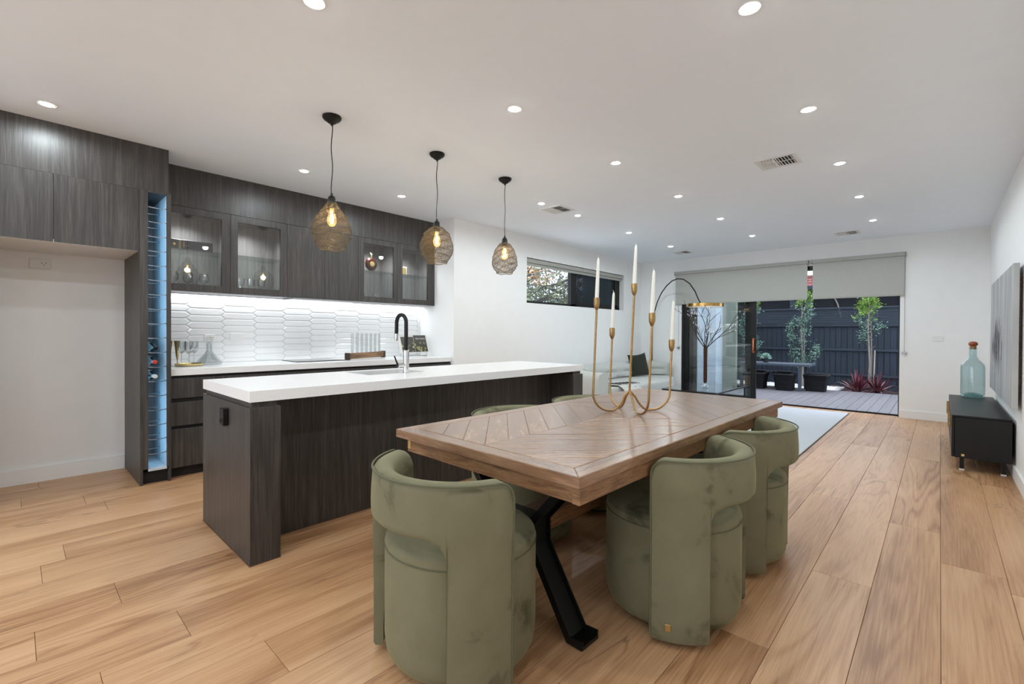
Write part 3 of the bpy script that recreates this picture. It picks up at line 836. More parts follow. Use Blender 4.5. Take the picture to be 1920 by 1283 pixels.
l = lamp('strip_beam', 'AREA', (XK + .045, 2.37, OZ0 - .012), 5.5, (.92, .97, 1.0), ls, shape='RECTANGLE', size=.02, size_y=2.95)
t = thing('rangehood', (-5.1, 2.36, 1.575), 'slim slide-out rangehood under the solid cupboards', 'rangehood')
part(t, 'hood_body', bbx(-5.28, -4.996, 2.0, 2.70, 1.567, 1.584, .003), M['steel'])
part(t, 'hood_front_strip', bx(-4.996, -4.988, 2.0, 2.70, 1.569, 1.583), M['steel'])
t = thing('cooktop', (-5.05, 2.35, .91), 'flat black glass cooktop set in the white benchtop', 'cooktop')
part(t, 'glass_plate', bbx(-5.25, -4.84, 1.98, 2.50, .9105, .9175, .002), M['blackgloss'])
bm = nb()
for x, y, r in ((-5.14, 2.12, .085), (-4.95, 2.12, .07), (-5.14, 2.36, .07), (-4.95, 2.36, .09)): lathe(bm, [(r - .002, .9178), (r, .9178)], 32, (x, y, 0), cap=False)
part(t, 'burner_marking', bm, M['steel'])

# --- island
IX0, IX1, IY0, IY1 = -3.475, -2.608, .828, 3.858
t = thing('kitchen_island', ((IX0 + IX1) / 2, (IY0 + IY1) / 2, 0), 'long charcoal oak kitchen island base under the white stone top', 'kitchen island')
def leg_block(y0, y1):
    part(t, 'end_block', bevel(bx(IX0, IX1, y0, y1, .003, .822), .0015), M['dark'])
leg_block(IY0, IY0 + .153); leg_block(IY1 - .16, IY1 - .004)
for a, b in ((IY0 + .014, IY0 + .14), (IY1 - .146, IY1 - .02)): part(t, 'shadow_recess', bx(IX0 + .02, IX1 - .02, a, b, .822, .852), M['dark'])
xs = -2.89
for a, b in ((.981, 1.887), (1.887, 2.793), (2.793, 3.698)):
    part(t, 'back_panel', bbx(xs - .018, xs, a + .0008, b - .0008, .003, .852, .0008), M['dark'])
part(t, 'carcass', strip((IX0 + .025, IX0 + .04, .981, 3.698, .003, .852), (IX0 + .04, xs - .018, .981, 3.698, .1, .115)), M['blackgap'])
for i in range(5):
    a = .985 + i * .5424
    part(t, 'cupboard_front', bbx(IX0 + .003, IX0 + .025, a, a + .54, .10, .83, .0015), M['dark'])
part(t, 'scribe_trim', strip((IX0 - .003, IX1 + .003, IY0 - .003, IY0, 0, .003), (IX1, IX1 + .003, IY0, IY0 + .153, 0, .003), (xs, xs + .003, .981, 3.698, 0, .003)), M['sub'])
it = thing('island_benchtop', ((IX0 + IX1) / 2, (IY0 + IY1) / 2, .85), 'thick white stone island top with a sink cut-out', 'benchtop')
SX0, SX1, SY0, SY1 = -3.39, -3.03, 1.75, 2.24
part(it, 'slab', strip((IX0, IX1, IY0, SY0, .852, .91), (IX0, IX1, SY1, IY1, .852, .91), (IX0, SX0, SY0, SY1, .852, .91), (SX1, IX1, SY0, SY1, .852, .91)), M['stone'])
t = thing('sink', ((SX0 + SX1) / 2, (SY0 + SY1) / 2, .70), 'undermount steel sink in the island top', 'sink')
part(t, 'bowl', strip((SX0 - .01, SX1 + .01, SY0 - .01, SY1 + .01, .70, .705), (SX0 - .01, SX0, SY0 - .01, SY1 + .01, .705, .852), (SX1, SX1 + .01, SY0 - .01, SY1 + .01, .705, .852),
     (SX0, SX1, SY0 - .01, SY0, .705, .852), (SX0, SX1, SY1, SY1 + .01, .705, .852)), M['steel'])
part(t, 'drain', lathe(nb(), [(.04, .705), (.04, .708), (.03, .707)], 20, ((SX0 + SX1) / 2, (SY0 + SY1) / 2, 0)), M['chrome'], smooth=True)
t = thing('kitchen_tap', (-2.988, 2.036, .91), 'chrome kitchen tap with a black hose gooseneck on the island', 'tap')
lpart(t, 'tap_body', lathe(nb(), [(.027, 0), (.027, .006), (.0225, .008), (.0225, .172), (.019, .176), (.016, .178)], 28), M['chrome'], smooth=True)
bm = nb(); tube(bm, [(0, -.015, .062), (0, -.05, .062), (0, -.075, .062)], .017, 16)
lpart(t, 'mixer_barrel', bm, M['chrome'], smooth=True)
bm = nb(); tube(bm, [(0, -.072, .066), (-.004, -.086, .10), (-.008, -.098, .135)], [.0075, .006, .005], 8)
lpart(t, 'lever', bm, M['black'], smooth=True)
neck = [(0, 0, .17), (0, 0, .30), (0, 0, .385)] + [(-.055 + .055 * math.cos(R(a)), -.012 * (1 - math.cos(R(a))) / 2, .385 + .062 * math.sin(R(a))) for a in range(15, 181, 15)] + [(-.110, -.012, .36), (-.112, -.013, .30)]
bm = nb(); tube(bm, neck, .0145, 14); lpart(t, 'hose_neck', bm, M['black'], smooth=True)
bm = nb(); tube(bm, [(-.112, -.013, .302), (-.113, -.013, .28), (-.114, -.013, .245)], [.0145, .015, .012], 14); lpart(t, 'spray_head', bm, M['chrome'], smooth=True)
t = thing('power_point', (-2.985, IY0, .735), 'dark double power point on the island end panel', 'power point')
lpart(t, 'face_plate', bbx(-.031, .031, -.03, 0, -.048, .048, .003), M['black'])
lpart(t, 'pin_slot', strip((-.02, -.014, -.0306, -.0296, .022, .036), (.012, .018, -.0306, -.0296, .022, .036), (-.003, .003, -.0306, -.0296, .006, .018)), M['blackgloss'])
lpart(t, 'rocker', strip((-.022, -.008, -.032, -.0296, -.03, -.012), (.008, .022, -.032, -.0296, -.03, -.012)), M['black'])

# --- things on the bench
t = thing('serving_tray', (-4.98, 1.08, .91), 'shallow round gold-rimmed tray on the white bench', 'tray')
lpart(t, 'tray_base', lathe(nb(), [(0, .001), (.098, .001), (.1, .004), (.0, .006)], 40, cap=False), M['gold'], smooth=True)
lpart(t, 'tray_rim', lathe(nb(), [(.1, .002), (.108, .004), (.11, .022), (.107, .023), (.104, .008), (.098, .005)], 40, cap=False), M['gold'], smooth=True)
def stem_glass(loc, prof_s, label, name='wine_glass', group=None, cat='glass'):
    """stem glass > bowl, stem, foot ; prof_s = (height, bowl radius, rim radius, bowl start)"""
    h, rb, rr, b0 = prof_s
    t = thing(name, loc, label, cat, group)
    pr = [(.004, b0), (rb * .6, b0 + (h - b0) * .12), (rb * .95, b0 + (h - b0) * .35), (rb, b0 + (h - b0) * .5), (rr, h)]
    lpart(t, 'bowl', lathe(nb(), pr + [(r - .0012, z) for r, z in reversed(pr[1:])] + [(.003, b0 + .003)], 24, cap=False), M['glassware'], smooth=True)
    if b0 > .012:
        lpart(t, 'stem', lathe(nb(), [(.0045, .004), (.0035, b0 * .5), (.0045, b0)], 10), M['glassware'], smooth=True)
        lpart(t, 'foot', lathe(nb(), [(rb * .85, 0), (rb * .85, .0015), (.006, .006)], 24), M['glassware'], smooth=True)
    return t
for i, (x, y) in enumerate(((-5.02, 1.03), (-4.96, 1.075), (-5.02, 1.125))):
    stem_glass((x, y, .916), (.215, .036, .037, .105), '%s clear wine glass on the gold tray' % ('left', 'middle', 'right')[i], group='clear wine glasses on the gold tray')
for i, (x, y) in enumerate(((-5.12, .958), (-5.10, 1.015))):
    t = thing('champagne_flute', (x, y, .91), ('left' if i == 0 else 'right') + ' tapered gold champagne flute behind the tray', 'glass', 'gold champagne flutes')
    lpart(t, 'bowl', lathe(nb(), [(.004, .045), (.012, .09), (.026, .225), (.025, .225), (.01, .09), (.002, .048)], 20, cap=False), M['gold'], smooth=True)
    lpart(t, 'stem', lathe(nb(), [(.004, .004), (.004, .046)], 10), M['gold'], smooth=True)
    lpart(t, 'foot', lathe(nb(), [(.03, 0), (.03, .002), (.005, .006)], 20), M['gold'], smooth=True)
t = thing('decanter', (-5.12, 1.27, .91), 'clear cut-glass decanter with a round stopper by the tiles', 'decanter')
lpart(t, 'decanter_body', lathe(nb(), [(.0, .002), (.105, .003), (.112, .014), (.10, .032), (.066, .07), (.036, .105), (.026, .13), (.025, .19), (.029, .20), (.022, .20), (.020, .13), (.06, .07), (.10, .018), (0, .012)], 12, cap=False), M['glassware'], smooth=False)
lpart(t, 'stopper', lathe(nb(), [(.012, .196), (.012, .205), (.024, .215), (.032, .236), (.024, .258), (0, .266)], 12, cap=False), M['glassware'], smooth=False)
# test-tube vase rack
ax, ay, bx_, by_ = -4.86, 2.53, -5.19, 3.20
ang = math.atan2(by_ - ay, bx_ - ax); ln = math.hypot(bx_ - ax, by_ - ay)
t = thing('tube_vase_rack', ((ax + bx_) / 2, (ay + by_) / 2, .9105), 'wooden rack of clear glass tube vases beside the cooktop', 'vase', rz=ang)
t.location.z = .9178 if False else .9105
lpart(t, 'wooden_bar', bbx(-ln / 2 + .03, ln / 2 - .03, -.022, .022, .008, .075, .003), wood('walnut_bar', ((84, 58, 38), (124, 90, 62), (150, 116, 84)), (3, 40, 40), rough=.5))
for s in (-1, 1): lpart(t, 'end_bracket', bbx(s * ln / 2 - .03 if s > 0 else -ln / 2, s * ln / 2 if s > 0 else -ln / 2 + .03, -.03, .03, 0, .08, .004), plain('dark_iron', (70, 58, 48), .5, metal=.4) if s < 0 else bpy.data.materials['dark_iron'])
for i in range(7):
    x = -ln / 2 + .10 + i * (ln - .2) / 6
    lpart(t, 'glass_tube', lathe(nb(), [(0, .012), (.012, .014), (.014, .03), (.014, .30), (.0125, .30), (.0125, .03), (0, .018)], 14, (x, 0, 0), cap=False), M['glassware'], smooth=True)
# cookbook on a wire stand, turned a little to the room
t = thing('cookbook', (-5.06, 3.60, .965), 'open cookbook with dark food photographs near the tap', 'book', rz=R(8))
pg = plain('book_page_edge', (225, 224, 218), .8, var=.02)
def tilt(bm, deg=16):
    bmesh.ops.rotate(bm, verts=bm.verts, matrix=Matrix.Rotation(R(-deg), 3, 'Y')); return bm
lpart(t, 'page_block', tilt(strip((-.012, 0, -.25, -.004, 0, .225), (-.012, 0, .004, .25, 0, .235))), pg)
fm = bpy.data.materials.new('printed_food_page'); fm.use_nodes = True
nt = fm.node_tree; p = nt.nodes['Principled BSDF']; p.inputs['Roughness'].default_value = .35
tc = nt.nodes.new('ShaderNodeTexCoord'); vo = nt.nodes.new('ShaderNodeTexVoronoi'); vo.inputs['Scale'].default_value = 22
nt.links.new(tc.outputs['Object'], vo.inputs['Vector'])
rp = nt.nodes.new('ShaderNodeValToRGB'); rp.color_ramp.elements[0].color = srgb(176, 172, 110); rp.color_ramp.elements[0].position = .22; rp.color_ramp.elements[1].color = srgb(62, 60, 54); rp.color_ramp.elements[1].position = .5
nt.links.new(vo.outputs['Distance'], rp.inputs['Fac'])
sx = nt.nodes.new('ShaderNodeSeparateXYZ'); nt.links.new(tc.outputs['Object'], sx.inputs[0])
mr = nt.nodes.new('ShaderNodeMapRange'); mr.inputs['From Min'].default_value = .09; mr.inputs['From Max'].default_value = .15
nt.links.new(sx.outputs['Z'], mr.inputs['Value'])
mx = nt.nodes.new('ShaderNodeMix'); mx.data_type = 'RGBA'; mx.inputs[7].default_value = srgb(74, 72, 68)
nt.links.new(mr.outputs['Result'], mx.inputs[0]); nt.links.new(rp.outputs['Color'], mx.inputs[6]); nt.links.new(mx.outputs[2], p.inputs['Base Color'])
lpart(t, 'left_page', tilt(bx(0, .0012, -.22, -.002, .004, .21)), fm)
rpg = lpart(t, 'right_page', tilt(bx(0, .0012, .004, .225, .004, .231)), fm)
cu = text(t, 'page_title', 'New Classics', .032, (0, 0, 0), Matrix.Identity(3), pg)
cu.matrix_local = Matrix.Rotation(R(-16), 4, 'Y') @ Matrix.Translation((.0016, .125, .185)) @ Matrix(((0, 0, 1, 0), (1, 0, 0, 0), (0, 1, 0, 0), (0, 0, 0, 1)))
t = thing('book_stand', (-5.06, 3.60, .91), 'thin wire stand holding up the cookbook', 'stand', rz=R(8))
bm = nb(); tube(bm, [(.0, -.17, .003), (.03, -.17, .003), (.03, -.17, .045), (.005, -.17, .05)], .0028, 6); tube(bm, [(.0, .17, .003), (.03, .17, .003), (.03, .17, .045), (.005, .17, .05)], .0028, 6)
tube(bm, [(.03, -.17, .012), (.03, .17, .012)], .0028, 6); lpart(t, 'front_wire', bm, M['steel'], smooth=True)
bm = nb(); tube(bm, [(.0, -.17, .003), (-.13, -.15, .003), (-.09, -.15, .26), (-.09, .15, .26), (-.13, .15, .003), (0, .17, .003)], .0028, 6); lpart(t, 'back_wire', bm, M['steel'], smooth=True)

# --- things in the overhead cupboards
t = thing('gift_box', (-5.14, 1.09, 1.9702), 'long black bottle gift box with gold lettering', 'box')
lpart(t, 'carton', bbx(-.045, .045, -.20, .205, 0, .092, .003), plain('matt_black_carton', (46, 48, 55), .45, var=.03))
GX = Matrix(((0, 0, 1), (1, 0, 0), (0, 1, 0)))           # text plane: right = +Y, up = +Z, facing +X
GXr = GX @ Matrix.Rotation(R(90), 3, 'Z')
gp = plain('gold_foil_print', (214, 184, 110), .35, metal=.5, var=.02)
def box_text(s, size, y, z): 
    o = text(t, 'gold_lettering', s, size, (0, 0, 0), Matrix.Identity(3), gp); o.matrix_local = Matrix.Translation((.0455, y, z)) @ GXr.to_4x4()
box_text('ROYAL', .026, -.055, .046); box_text('RESERVE', .014, -.025, .046); box_text('7', .018, 0.0, .040)
lpart(t, 'emblem', lathe(nb(), [(0, .0006), (.011, .0006), (.011, 0), (0, 0)], 16, (.0452, 0, 0), 'X', cap=False), gp)
e = [c for c in t.children if c.name.startswith('emblem')][0]; e.location = (.0004, -.098, .046)
for x_, y_, i in ((-5.11, .985, 0), (-5.12, 1.10, 1), (-5.11, 1.225, 2)):
    stem_glass((x_, y_, 1.6032), (.165, .042, .034, .062), '%s round wine glass in the cupboard under the gift box' % ('left', 'middle', 'right')[i], group='wine glasses under the gift box')
for x_, y_, i in ((-5.10, 1.535, 0), (-5.12, 1.635, 1), (-5.10, 1.725, 2)):
    stem_glass((x_, y_, 1.6032), (.150, .034, .038, .05), '%s flared goblet in the second glass cupboard' % ('left', 'middle', 'right')[i], name='goblet', group='goblets in the second glass cupboard')
for x_, y_, i in ((-5.12, 2.895, 0), (-5.10, 3.03, 1)):
    t = thing('brandy_tumbler', (x_, y_, 1.6032), ('left' if i == 0 else 'right') + ' stemless brandy glass under the cognac bottle', 'glass', 'stemless brandy glasses')
    pr = [(.02, 0), (.044, .012), (.054, .04), (.05, .07), (.036, .105)]
    lpart(t, 'bowl', lathe(nb(), pr + [(r - .0015, z) for r, z in reversed(pr[1:])] + [(.0, .006)], 24, cap=False), M['glassware'], smooth=True)
    lpart(t, 'thick_base', lathe(nb(), [(.02, .0005), (.03, .004), (.02, .006)], 20), M['glassware'], smooth=True)
t = thing('cognac_bottle', (-5.14, 2.99, 1.9702), 'round faceted cognac bottle with gold label and stopper', 'bottle')
am = plain('dark_amber_liquor', (74, 26, 14), .12, var=.3, scale=40)
bm = nb()
for i in range(16):
    a0, a1 = 2 * math.pi * i / 16, 2 * math.pi * (i + 1) / 16
am_b = lathe(nb(), [(.02, -.03), (.06, -.024), (.078, -.008), (.078, .008), (.06, .024), (.02, .03)], 16, (0, 0, 0), 'X')
bmesh.ops.translate(am_b, verts=am_b.verts, vec=(0, 0, .09))
lpart(t, 'bottle_body', am_b, am)
bm = nb()
for i in range(14):
    a = R(-55 + i * 290 / 13 - 35)
    lathe(bm, [(0, -.006), (.008, 0), (0, .006)], 6, (0, .078 * math.cos(a), .09 + .078 * math.sin(a)), 'X', cap=False)
lpart(t, 'glass_knobs', bm, M['glassware'])
lpart(t, 'bottle_foot', lathe(nb(), [(.042, 0), (.045, .006), (.03, .016)], 16), M['glassware'])
lpart(t, 'gold_label', lathe(nb(), [(.0, .0335), (.03, .0325), (.031, .029)], 24, (0, 0, .09), 'X', cap=False), gp)
lpart(t, 'bottle_neck', lathe(nb(), [(.016, .160), (.014, .175), (.014, .20)], 16), M['gold'], smooth=True)
lpart(t, 'stopper', lathe(nb(), [(.014, .20), (.026, .212), (.03, .222), (.02, .232), (0, .234)], 16, cap=False), M['glassware'])
t = thing('small_box', (-5.16, 3.46, 1.9702), 'small white and gold box on the glass shelf nearest the white wall', 'box')
lpart(t, 'carton', bbx(-.03, .03, -.045, .045, 0, .11, .002), M['socket'])
lpart(t, 'gold_panel', bx(.0302, .031, -.03, .03, .012, .098), gp)

# ================================================================== DINING TABLE
TZ_ = .76
t = thing('dining_table', (-1.346, 2.423, 0), 'large rustic wooden dining table with black metal legs', 'table', rz=R(-1.05))
hw, hl = .531, 1.193
bw = .075
top = lpart(t, 'tabletop', bx(-hw + .004, hw - .004, -hl + .004, hl - .004, TZ_ - .038, TZ_ - .006), M['tedge'])
def piece(poly, z0=TZ_ - .012, mat='table', ang=0, bev=.0012):
    """a block of the inlaid top, built along its own grain so that the figure follows the block"""
    cx = sum(q[0] for q in poly) / len(poly); cy = sum(q[1] for q in poly) / len(poly)
    c, s = math.cos(-ang), math.sin(-ang)
    loc = [((x - cx) * c - (y - cy) * s, (x - cx) * s + (y - cy) * c) for x, y in poly]
    zt = TZ_ + random.uniform(-.0006, .0004)
    bm = prism(nb(), loc, z0 - zt, 0)
    bmesh.ops.bevel(bm, geom=[e for e in bm.edges if all(v.co.z > -.001 for v in e.verts)], offset=bev, segments=1, affect='EDGES')
    o = lpart(top, 'wood_block', bm, M[mat]); o.location = (cx, cy, zt); o.rotation_euler = (0, 0, ang)
# frame boards, mitred at the corners
for a, b, c, d, an in (((-hw, -hl), (hw, -hl), (hw - bw, -hl + bw), (-hw + bw, -hl + bw), R(90)), ((hw, hl), (-hw, hl), (-hw + bw, hl - bw), (hw - bw, hl - bw), R(90)),
                   ((hw, -hl), (hw, hl), (hw - bw, hl - bw), (hw - bw, -hl + bw), 0), ((-hw, hl), (-hw, -hl), (-hw + bw, -hl + bw), (-hw + bw, hl - bw), 0)):
    pts = [a, b, c, d]
    piece(pts, z0=TZ_ - .038, ang=an, bev=.003)
ix, iy = hw - bw, hl - bw
STR = .098
for s in (-1, 1):
    for q in range(-8, 24):
        # chevron strips at 45 degrees rising away from the spine, meeting at the table's middle
        for half in (-1, 1):
            y0 = q * STR * 1.4142; y1 = (q + 1) * STR * 1.4142
            g = .0008
            pl = [(0 + g, y0 + g), (0 + g, y1 - g), (ix * 1.0, y1 - g - ix), (ix * 1.0, y0 + g - ix)]
            pl = clip(pl, g, ix - g, g, iy - g)
            if len(pl) < 3: continue
            area = abs(sum(pl[i - 1][0] * pl[i][1] - pl[i][0] * pl[i - 1][1] for i in range(len(pl)))) / 2
            if area < 4e-4: continue
            pp = [(s * x, half * y) for x, y in pl]
            if s * half < 0: pp = pp[::-1]
            piece(pp, ang=(R(45) if s * half > 0 else R(-45)))
ap = .05
al_, ar_, ay_, af_ = -hw + .065, hw - .008, -hl + .022, hl - .09
for b in ((al_, ar_ - .03, ay_, ay_ + .03), (al_, ar_ - .03, af_ - .03, af_), (al_, al_ + .03, ay_ + .03, af_ - .03), (ar_ - .03, ar_, ay_ - .006, af_ + .006)):
    lpart(t, 'apron', bx(*b, .662, .722), M['tedge'])
lpart(t, 'brass_tag', bx(al_ + .004, al_ + .026, ay_ - .002, ay_, .675, .712), M['gold'])
def channel(pts, y0, y1, th=.014, lip=.02, side=1):
    """steel channel bent along pts in the X-Z plane, between y0 and y1, with raised lips"""
    bm = nb()
    def sweep(ya, yb, t0, t1):
        rings = []
        n = len(pts)
        for i, (x, z) in enumerate(pts):
            if i == 0: d = Vector((pts[1][0] - x, pts[1][1] - z))
            elif i == n - 1: d = Vector((x - pts[-2][0], z - pts[-2][1]))
            else: d = (Vector((x - pts[i-1][0], z - pts[i-1][1])).normalized() + Vector((pts[i+1][0] - x, pts[i+1][1] - z)).normalized())
            d.normalize(); nx, nz = d.y * side, -d.x * side
            rings.append([bm.verts.new((x + nx * t0, ya, z + nz * t0)), bm.verts.new((x + nx * t1, ya, z + nz * t1)), bm.verts.new((x + nx * t1, yb, z + nz * t1)), bm.verts.new((x + nx * t0, yb, z + nz * t0))])
        for a, b in zip(rings, rings[1:]):
            for k in range(4): bm.faces.new((a[k], a[(k+1) % 4], b[(k+1) % 4], b[k]))
        bm.faces.new(rings[0][::-1]); bm.faces.new(rings[-1])
    sweep(y0, y1, 0, th); sweep(y0, y0 + .008, th, th + lip); sweep(y1 - .008, y1, th, th + lip)
    return bm
for e in (-1, 1):
    yc = e * .893
    for s in (-1, 1):
        pts = [(s * .375, .006), (s * .30, .006), (s * .098, .315), (s * .098, .43), (s * .30, .655), (s * .36, .655)]
        lpart(t, 'leg', channel(pts, yc - .055, yc + .055, side=s), M['black'])
        lpart(t, 'bolt', lathe(nb(), [(.009, 0), (.009, .006), (.005, .008)], 10, (s * .06, yc - .058, .40), 'Y'), M['blackgloss'])
    lpart(t, 'leg_bracket', strip((-.098, .098, yc - .05, yc + .05, .405, .43), (-.098, .098, yc - .05, yc + .05, .318, .33)), M['black'])
    lpart(t, 'mounting_plate', bx(-.38, .38, yc - .07, yc + .07, .655, .6615), M['black'])
lpart(t, 'stretcher_beam', bbx(-.075, .075, -.98, .98, .33, .405, .004), M['tedge'])

# --- candelabra and candles
CX, CY = -1.35, 2.485
t = thing('candelabra', (CX, CY, TZ_ + .001), 'five-armed aged brass candelabra on the dining table', 'candle holder')
lean = Vector((.028, .020))
arms = [((-.120, -.205), .595, 'left front'), ((-.200, .115), .425, 'left back'), ((.205, -.165), .50, 'right front'), ((.175, .165), .355, 'right back')]
zj = .115
def stem_top(b, h): return Vector((b[0], b[1], 0)) + Vector((lean.x, lean.y, 1)) * h
candles = []
for (dx, dy), h, nm in arms:
    pts = []
    rr = math.hypot(dx, dy); ux, uy = dx / rr, dy / rr
    prof = [(0.006, zj)] + [(.018 + (rr * .48 - .018) * (i / 6) ** 1.0, zj * (1 - i / 6) ** 2.0 + .006) for i in range(1, 7)]
    prof += [(rr * .52 + rr * .48 * math.sin(R(a)), .006 + .105 * (1 - math.cos(R(a)))) for a in (15, 30, 45, 60, 75, 90)]
    pts = [(ux * r, uy * r, z) for r, z in prof]
    z1 = pts[-1][2]
    b = (dx - lean.x * z1, dy - lean.y * z1)
    tp = stem_top(b, h)
    n = 6
    p0 = Vector(pts[-1])
    pts += [tuple(p0.lerp(tp, i / n)) for i in range(1, n + 1)]
    bm = nb(); tube(bm, pts, .0062, 10); lpart(t, 'arm', bm, M['brass'], smooth=True)
    bm = lathe(nb(), [(.004, -.005), (.010, .006), (.0165, .024), (.0175, .05), (.0165, .07), (.0125, .07), (.0125, .05)], 20, tuple(tp)); lpart(t, 'candle_cup', bm, M['brass'], smooth=True)
    candles.append((tp, nm))
tp = stem_top((0, 0), .685)
bm = nb(); tube(bm, [(0, 0, zj - .008), tuple(Vector((0, 0, zj)).lerp(tp, .5)), tuple(tp)], .0065, 10); lpart(t, 'centre_stem', bm, M['brass'], smooth=True)
bm = lathe(nb(), [(.004, -.005), (.010, .006), (.0165, .024), (.0175, .05), (.0165, .07), (.0125, .07), (.0125, .05)], 20, tuple(tp)); lpart(t, 'candle_cup', bm, M['brass'], smooth=True)
candles.append((tp, 'tallest centre'))
for tp, nm in candles:
    c = thing('taper_candle', (CX + tp.x, CY + tp.y, TZ_ + .001 + tp.z + .051), 'white taper candle in the %s cup of the brass candelabra' % nm, 'candle', 'white taper candles')
    hgt = .25
    bm = lathe(nb(), [(.0118, 0), (.0115, .06), (.009, .18), (.0075, hgt - .018), (.004, hgt - .004), (0, hgt)], 16, cap=False)
    bmesh.ops.transform(bm, matrix=Matrix(((1, 0, lean.x, 0), (0, 1, lean.y, 0), (0, 0, 1, 0), (0, 0, 0, 1))), verts=bm.verts)
    lpart(c, 'wax_body', bm, M['wax'], smooth=True)
    bm = nb(); tube(bm, [(lean.x * hgt, lean.y * hgt, hgt - .003), (lean.x * hgt - .002, lean.y * hgt, hgt + .006), (lean.x * hgt - .006, lean.y * hgt, hgt + .011)], .0013, 5); lpart(c, 'wick', bm, M['wick'])

# ================================================================== CHAIRS
def make_chair(label):
    t = thing('dining_chair', (0, 0, 0), label, 'chair', 'green velvet tub chairs around the table')
    rd = .288
    lpart(t, 'plinth', lathe(nb(), [(.20, 0), (.215, .004), (.215, .02)], 40), M['blackgap'], smooth=True)
    prof = [(.10, .016), (.20, .018), (.245, .026), (.272, .046), (.284, .075), (.288, .11), (.288, .425), (.2865, .436)]
    lpart(t, 'seat_base', lathe(nb(), prof, 56), M['velvet'], smooth=True)
    prof = [(.2865, .434), (.288, .444), (.284, .462), (.270, .474), (.24, .482), (.15, .487), (.0, .488)]
    lpart(t, 'seat_cushion', lathe(nb(), prof, 56, cap=False), M['velvet'], smooth=True)
    pts = [(.2885 * math.cos(2 * math.pi * i / 56), .2885 * math.sin(2 * math.pi * i / 56), .4365) for i in range(56)]
    bm = nb(); tube(bm, pts, .0028, 5, closed=True); lpart(t, 'seat_piping', bm, M['piping'], smooth=True)
    # wrap-round back: angle 0 = back (-Y)
    HALF, GAP, RC, RT, ZT, ZG, ZB, RO = 79.5, 41.0, .085, .055, .728, .556, .024, .332
    def zb(a):
        a = abs(a)
        if a >= GAP: return ZB
        d = RC - (GAP - a) * math.pi / 180 * RO
        return ZG if d <= 0 else ZG - (RC - math.sqrt(max(0, RC * RC - d * d)))
    def zt(a):
        d = RT - (HALF - abs(a)) * math.pi / 180 * RO
        return ZT if d <= 0 else ZT - (RT - math.sqrt(max(0, RT * RT - d * d)))
    al = [HALF - x for x in (0, .4, 1.2, 2.6, 4.5, 7, 9.6, 13, 17, 22, 27, 32, 36)]
    al = sorted(set(al + [GAP + .02, GAP - .02, GAP - .6, GAP - 1.6, GAP - 3.2, GAP - 5.4, GAP - 8, GAP - 11, GAP - 13.2, 24, 20, 15, 10, 5]), reverse=True)
    angs = [-a for a in al] + [0] + al[::-1]
    def ro(z): return RO + .006 * math.sin(max(0, min(1, (z - .50) / .22)) * math.pi)
    def ri(z):
        s = max(0, min(1, (z - .485) / .07)); s = s * s * (3 - 2 * s)
        return .296 - .040 * s
    NV = 12
    cols = []
    for a in angs:
        b, tz = zb(a), zt(a)
        th = R(a); sx, cy = math.sin(th), -math.cos(th)
        H = tz - b
        col = []
        e = min(.012, H * .12)
        zs = [b + e] + [b + e + (H - 2 * e - .006) * k / NV for k in range(1, NV + 1)]
        col.append((ro(b) - .008, b))
        for z in zs: col.append((ro(z), z))
        rm = (ro(tz) + ri(tz)) / 2
        wdt = (ro(tz) - ri(tz)) / 2
        col += [(rm + wdt * .78, tz - .003), (rm + wdt * .3, tz + .004), (rm - wdt * .3, tz + .003), (rm - wdt * .75, tz - .006)]
        for z in reversed(zs): col.append((ri(z - .004) , z - .004 if z - .004 > b else b + .001))
        col.append((ri(b) + .006, b))
        cols.append([(r * sx, r * cy, z) for r, z in col])
    bm = nb()
    vs = [[bm.verts.new(p) for p in c] for c in cols]
    n = len(vs[0])
    for A, B in zip(vs, vs[1:]):
        for k in range(n):
            l = (k + 1) % n
            bm.faces.new((A[k], B[k], B[l], A[l]))
    bm.faces.new(vs[0]); bm.faces.new(vs[-1][::-1])
    lpart(t, 'backrest', bm, M['velvet'], smooth=True, angle=50)
    # piping following the outer rim and front edges
    path = []
    for z in (.04, .2, .4, .55, .64): path.append((-HALF, z))
    for a in angs: path.append((a, zt(a)))
    for z in (.64, .55, .4, .2, .04): path.append((HALF, z))
    pts = []
    for a, z in path:
        r = ro(min(z, ZT)) + .001
        pts.append((r * math.sin(R(a)), -r * math.cos(R(a)), z))
    bm = nb(); tube(bm, pts, .0042, 6); lpart(t, 'rim_piping', bm, M['piping'], smooth=True)
    return t
ch1 = make_chair('green velvet tub chair at the near end of the table')
def brass_badge(ch, a, z):
    bm = bbx(-.011, .011, -.002, .0015, -.014, .014, .0008)
    o = lpart(ch, 'brass_badge', bm, M['gold']); th = R(a)
    o.location = (.3345 * math.sin(th), -.3345 * math.cos(th), z); o.rotation_euler = (0, 0, th)
    return o
spots = [((-.884, 2.02), 90, 'green velvet tub chair on the open side of the table, nearer the camera'),
         ((-.873, 2.755), 90, 'green velvet tub chair on the open side of the table, farther away'),
         ((-1.85, 2.13), -90, 'green velvet tub chair between table and island, nearer the camera'),
         ((-1.82, 2.89), -90, 'green velvet tub chair between table and island, farther away')]
for (x, y), a, lab in spots:
    c = copy_tree(ch1); c.location = (x, y, 0); c.rotation_euler = (0, 0, R(a)); c['label'] = lab
    if 'open side of the table, nearer' in lab: brass_badge(c, -68, .085)
ch1.location = (-1.357, 1.182, 0)

# ================================================================== LIVING AREA
rug = thing('area_rug', (-2.2, 6.8, 0), 'pale grey woven rug running to the sliding door', 'rug')
part(rug, 'pile', bbx(-3.38, -1.03, 4.75, 8.82, .001, .011, .003), M['rug'])
for a, b in ((-1.03, -1.022), (-3.388, -3.38)): part(rug, 'bound_edge', bx(a, b, 4.75, 8.82, .001, .009), M['rugedge'])

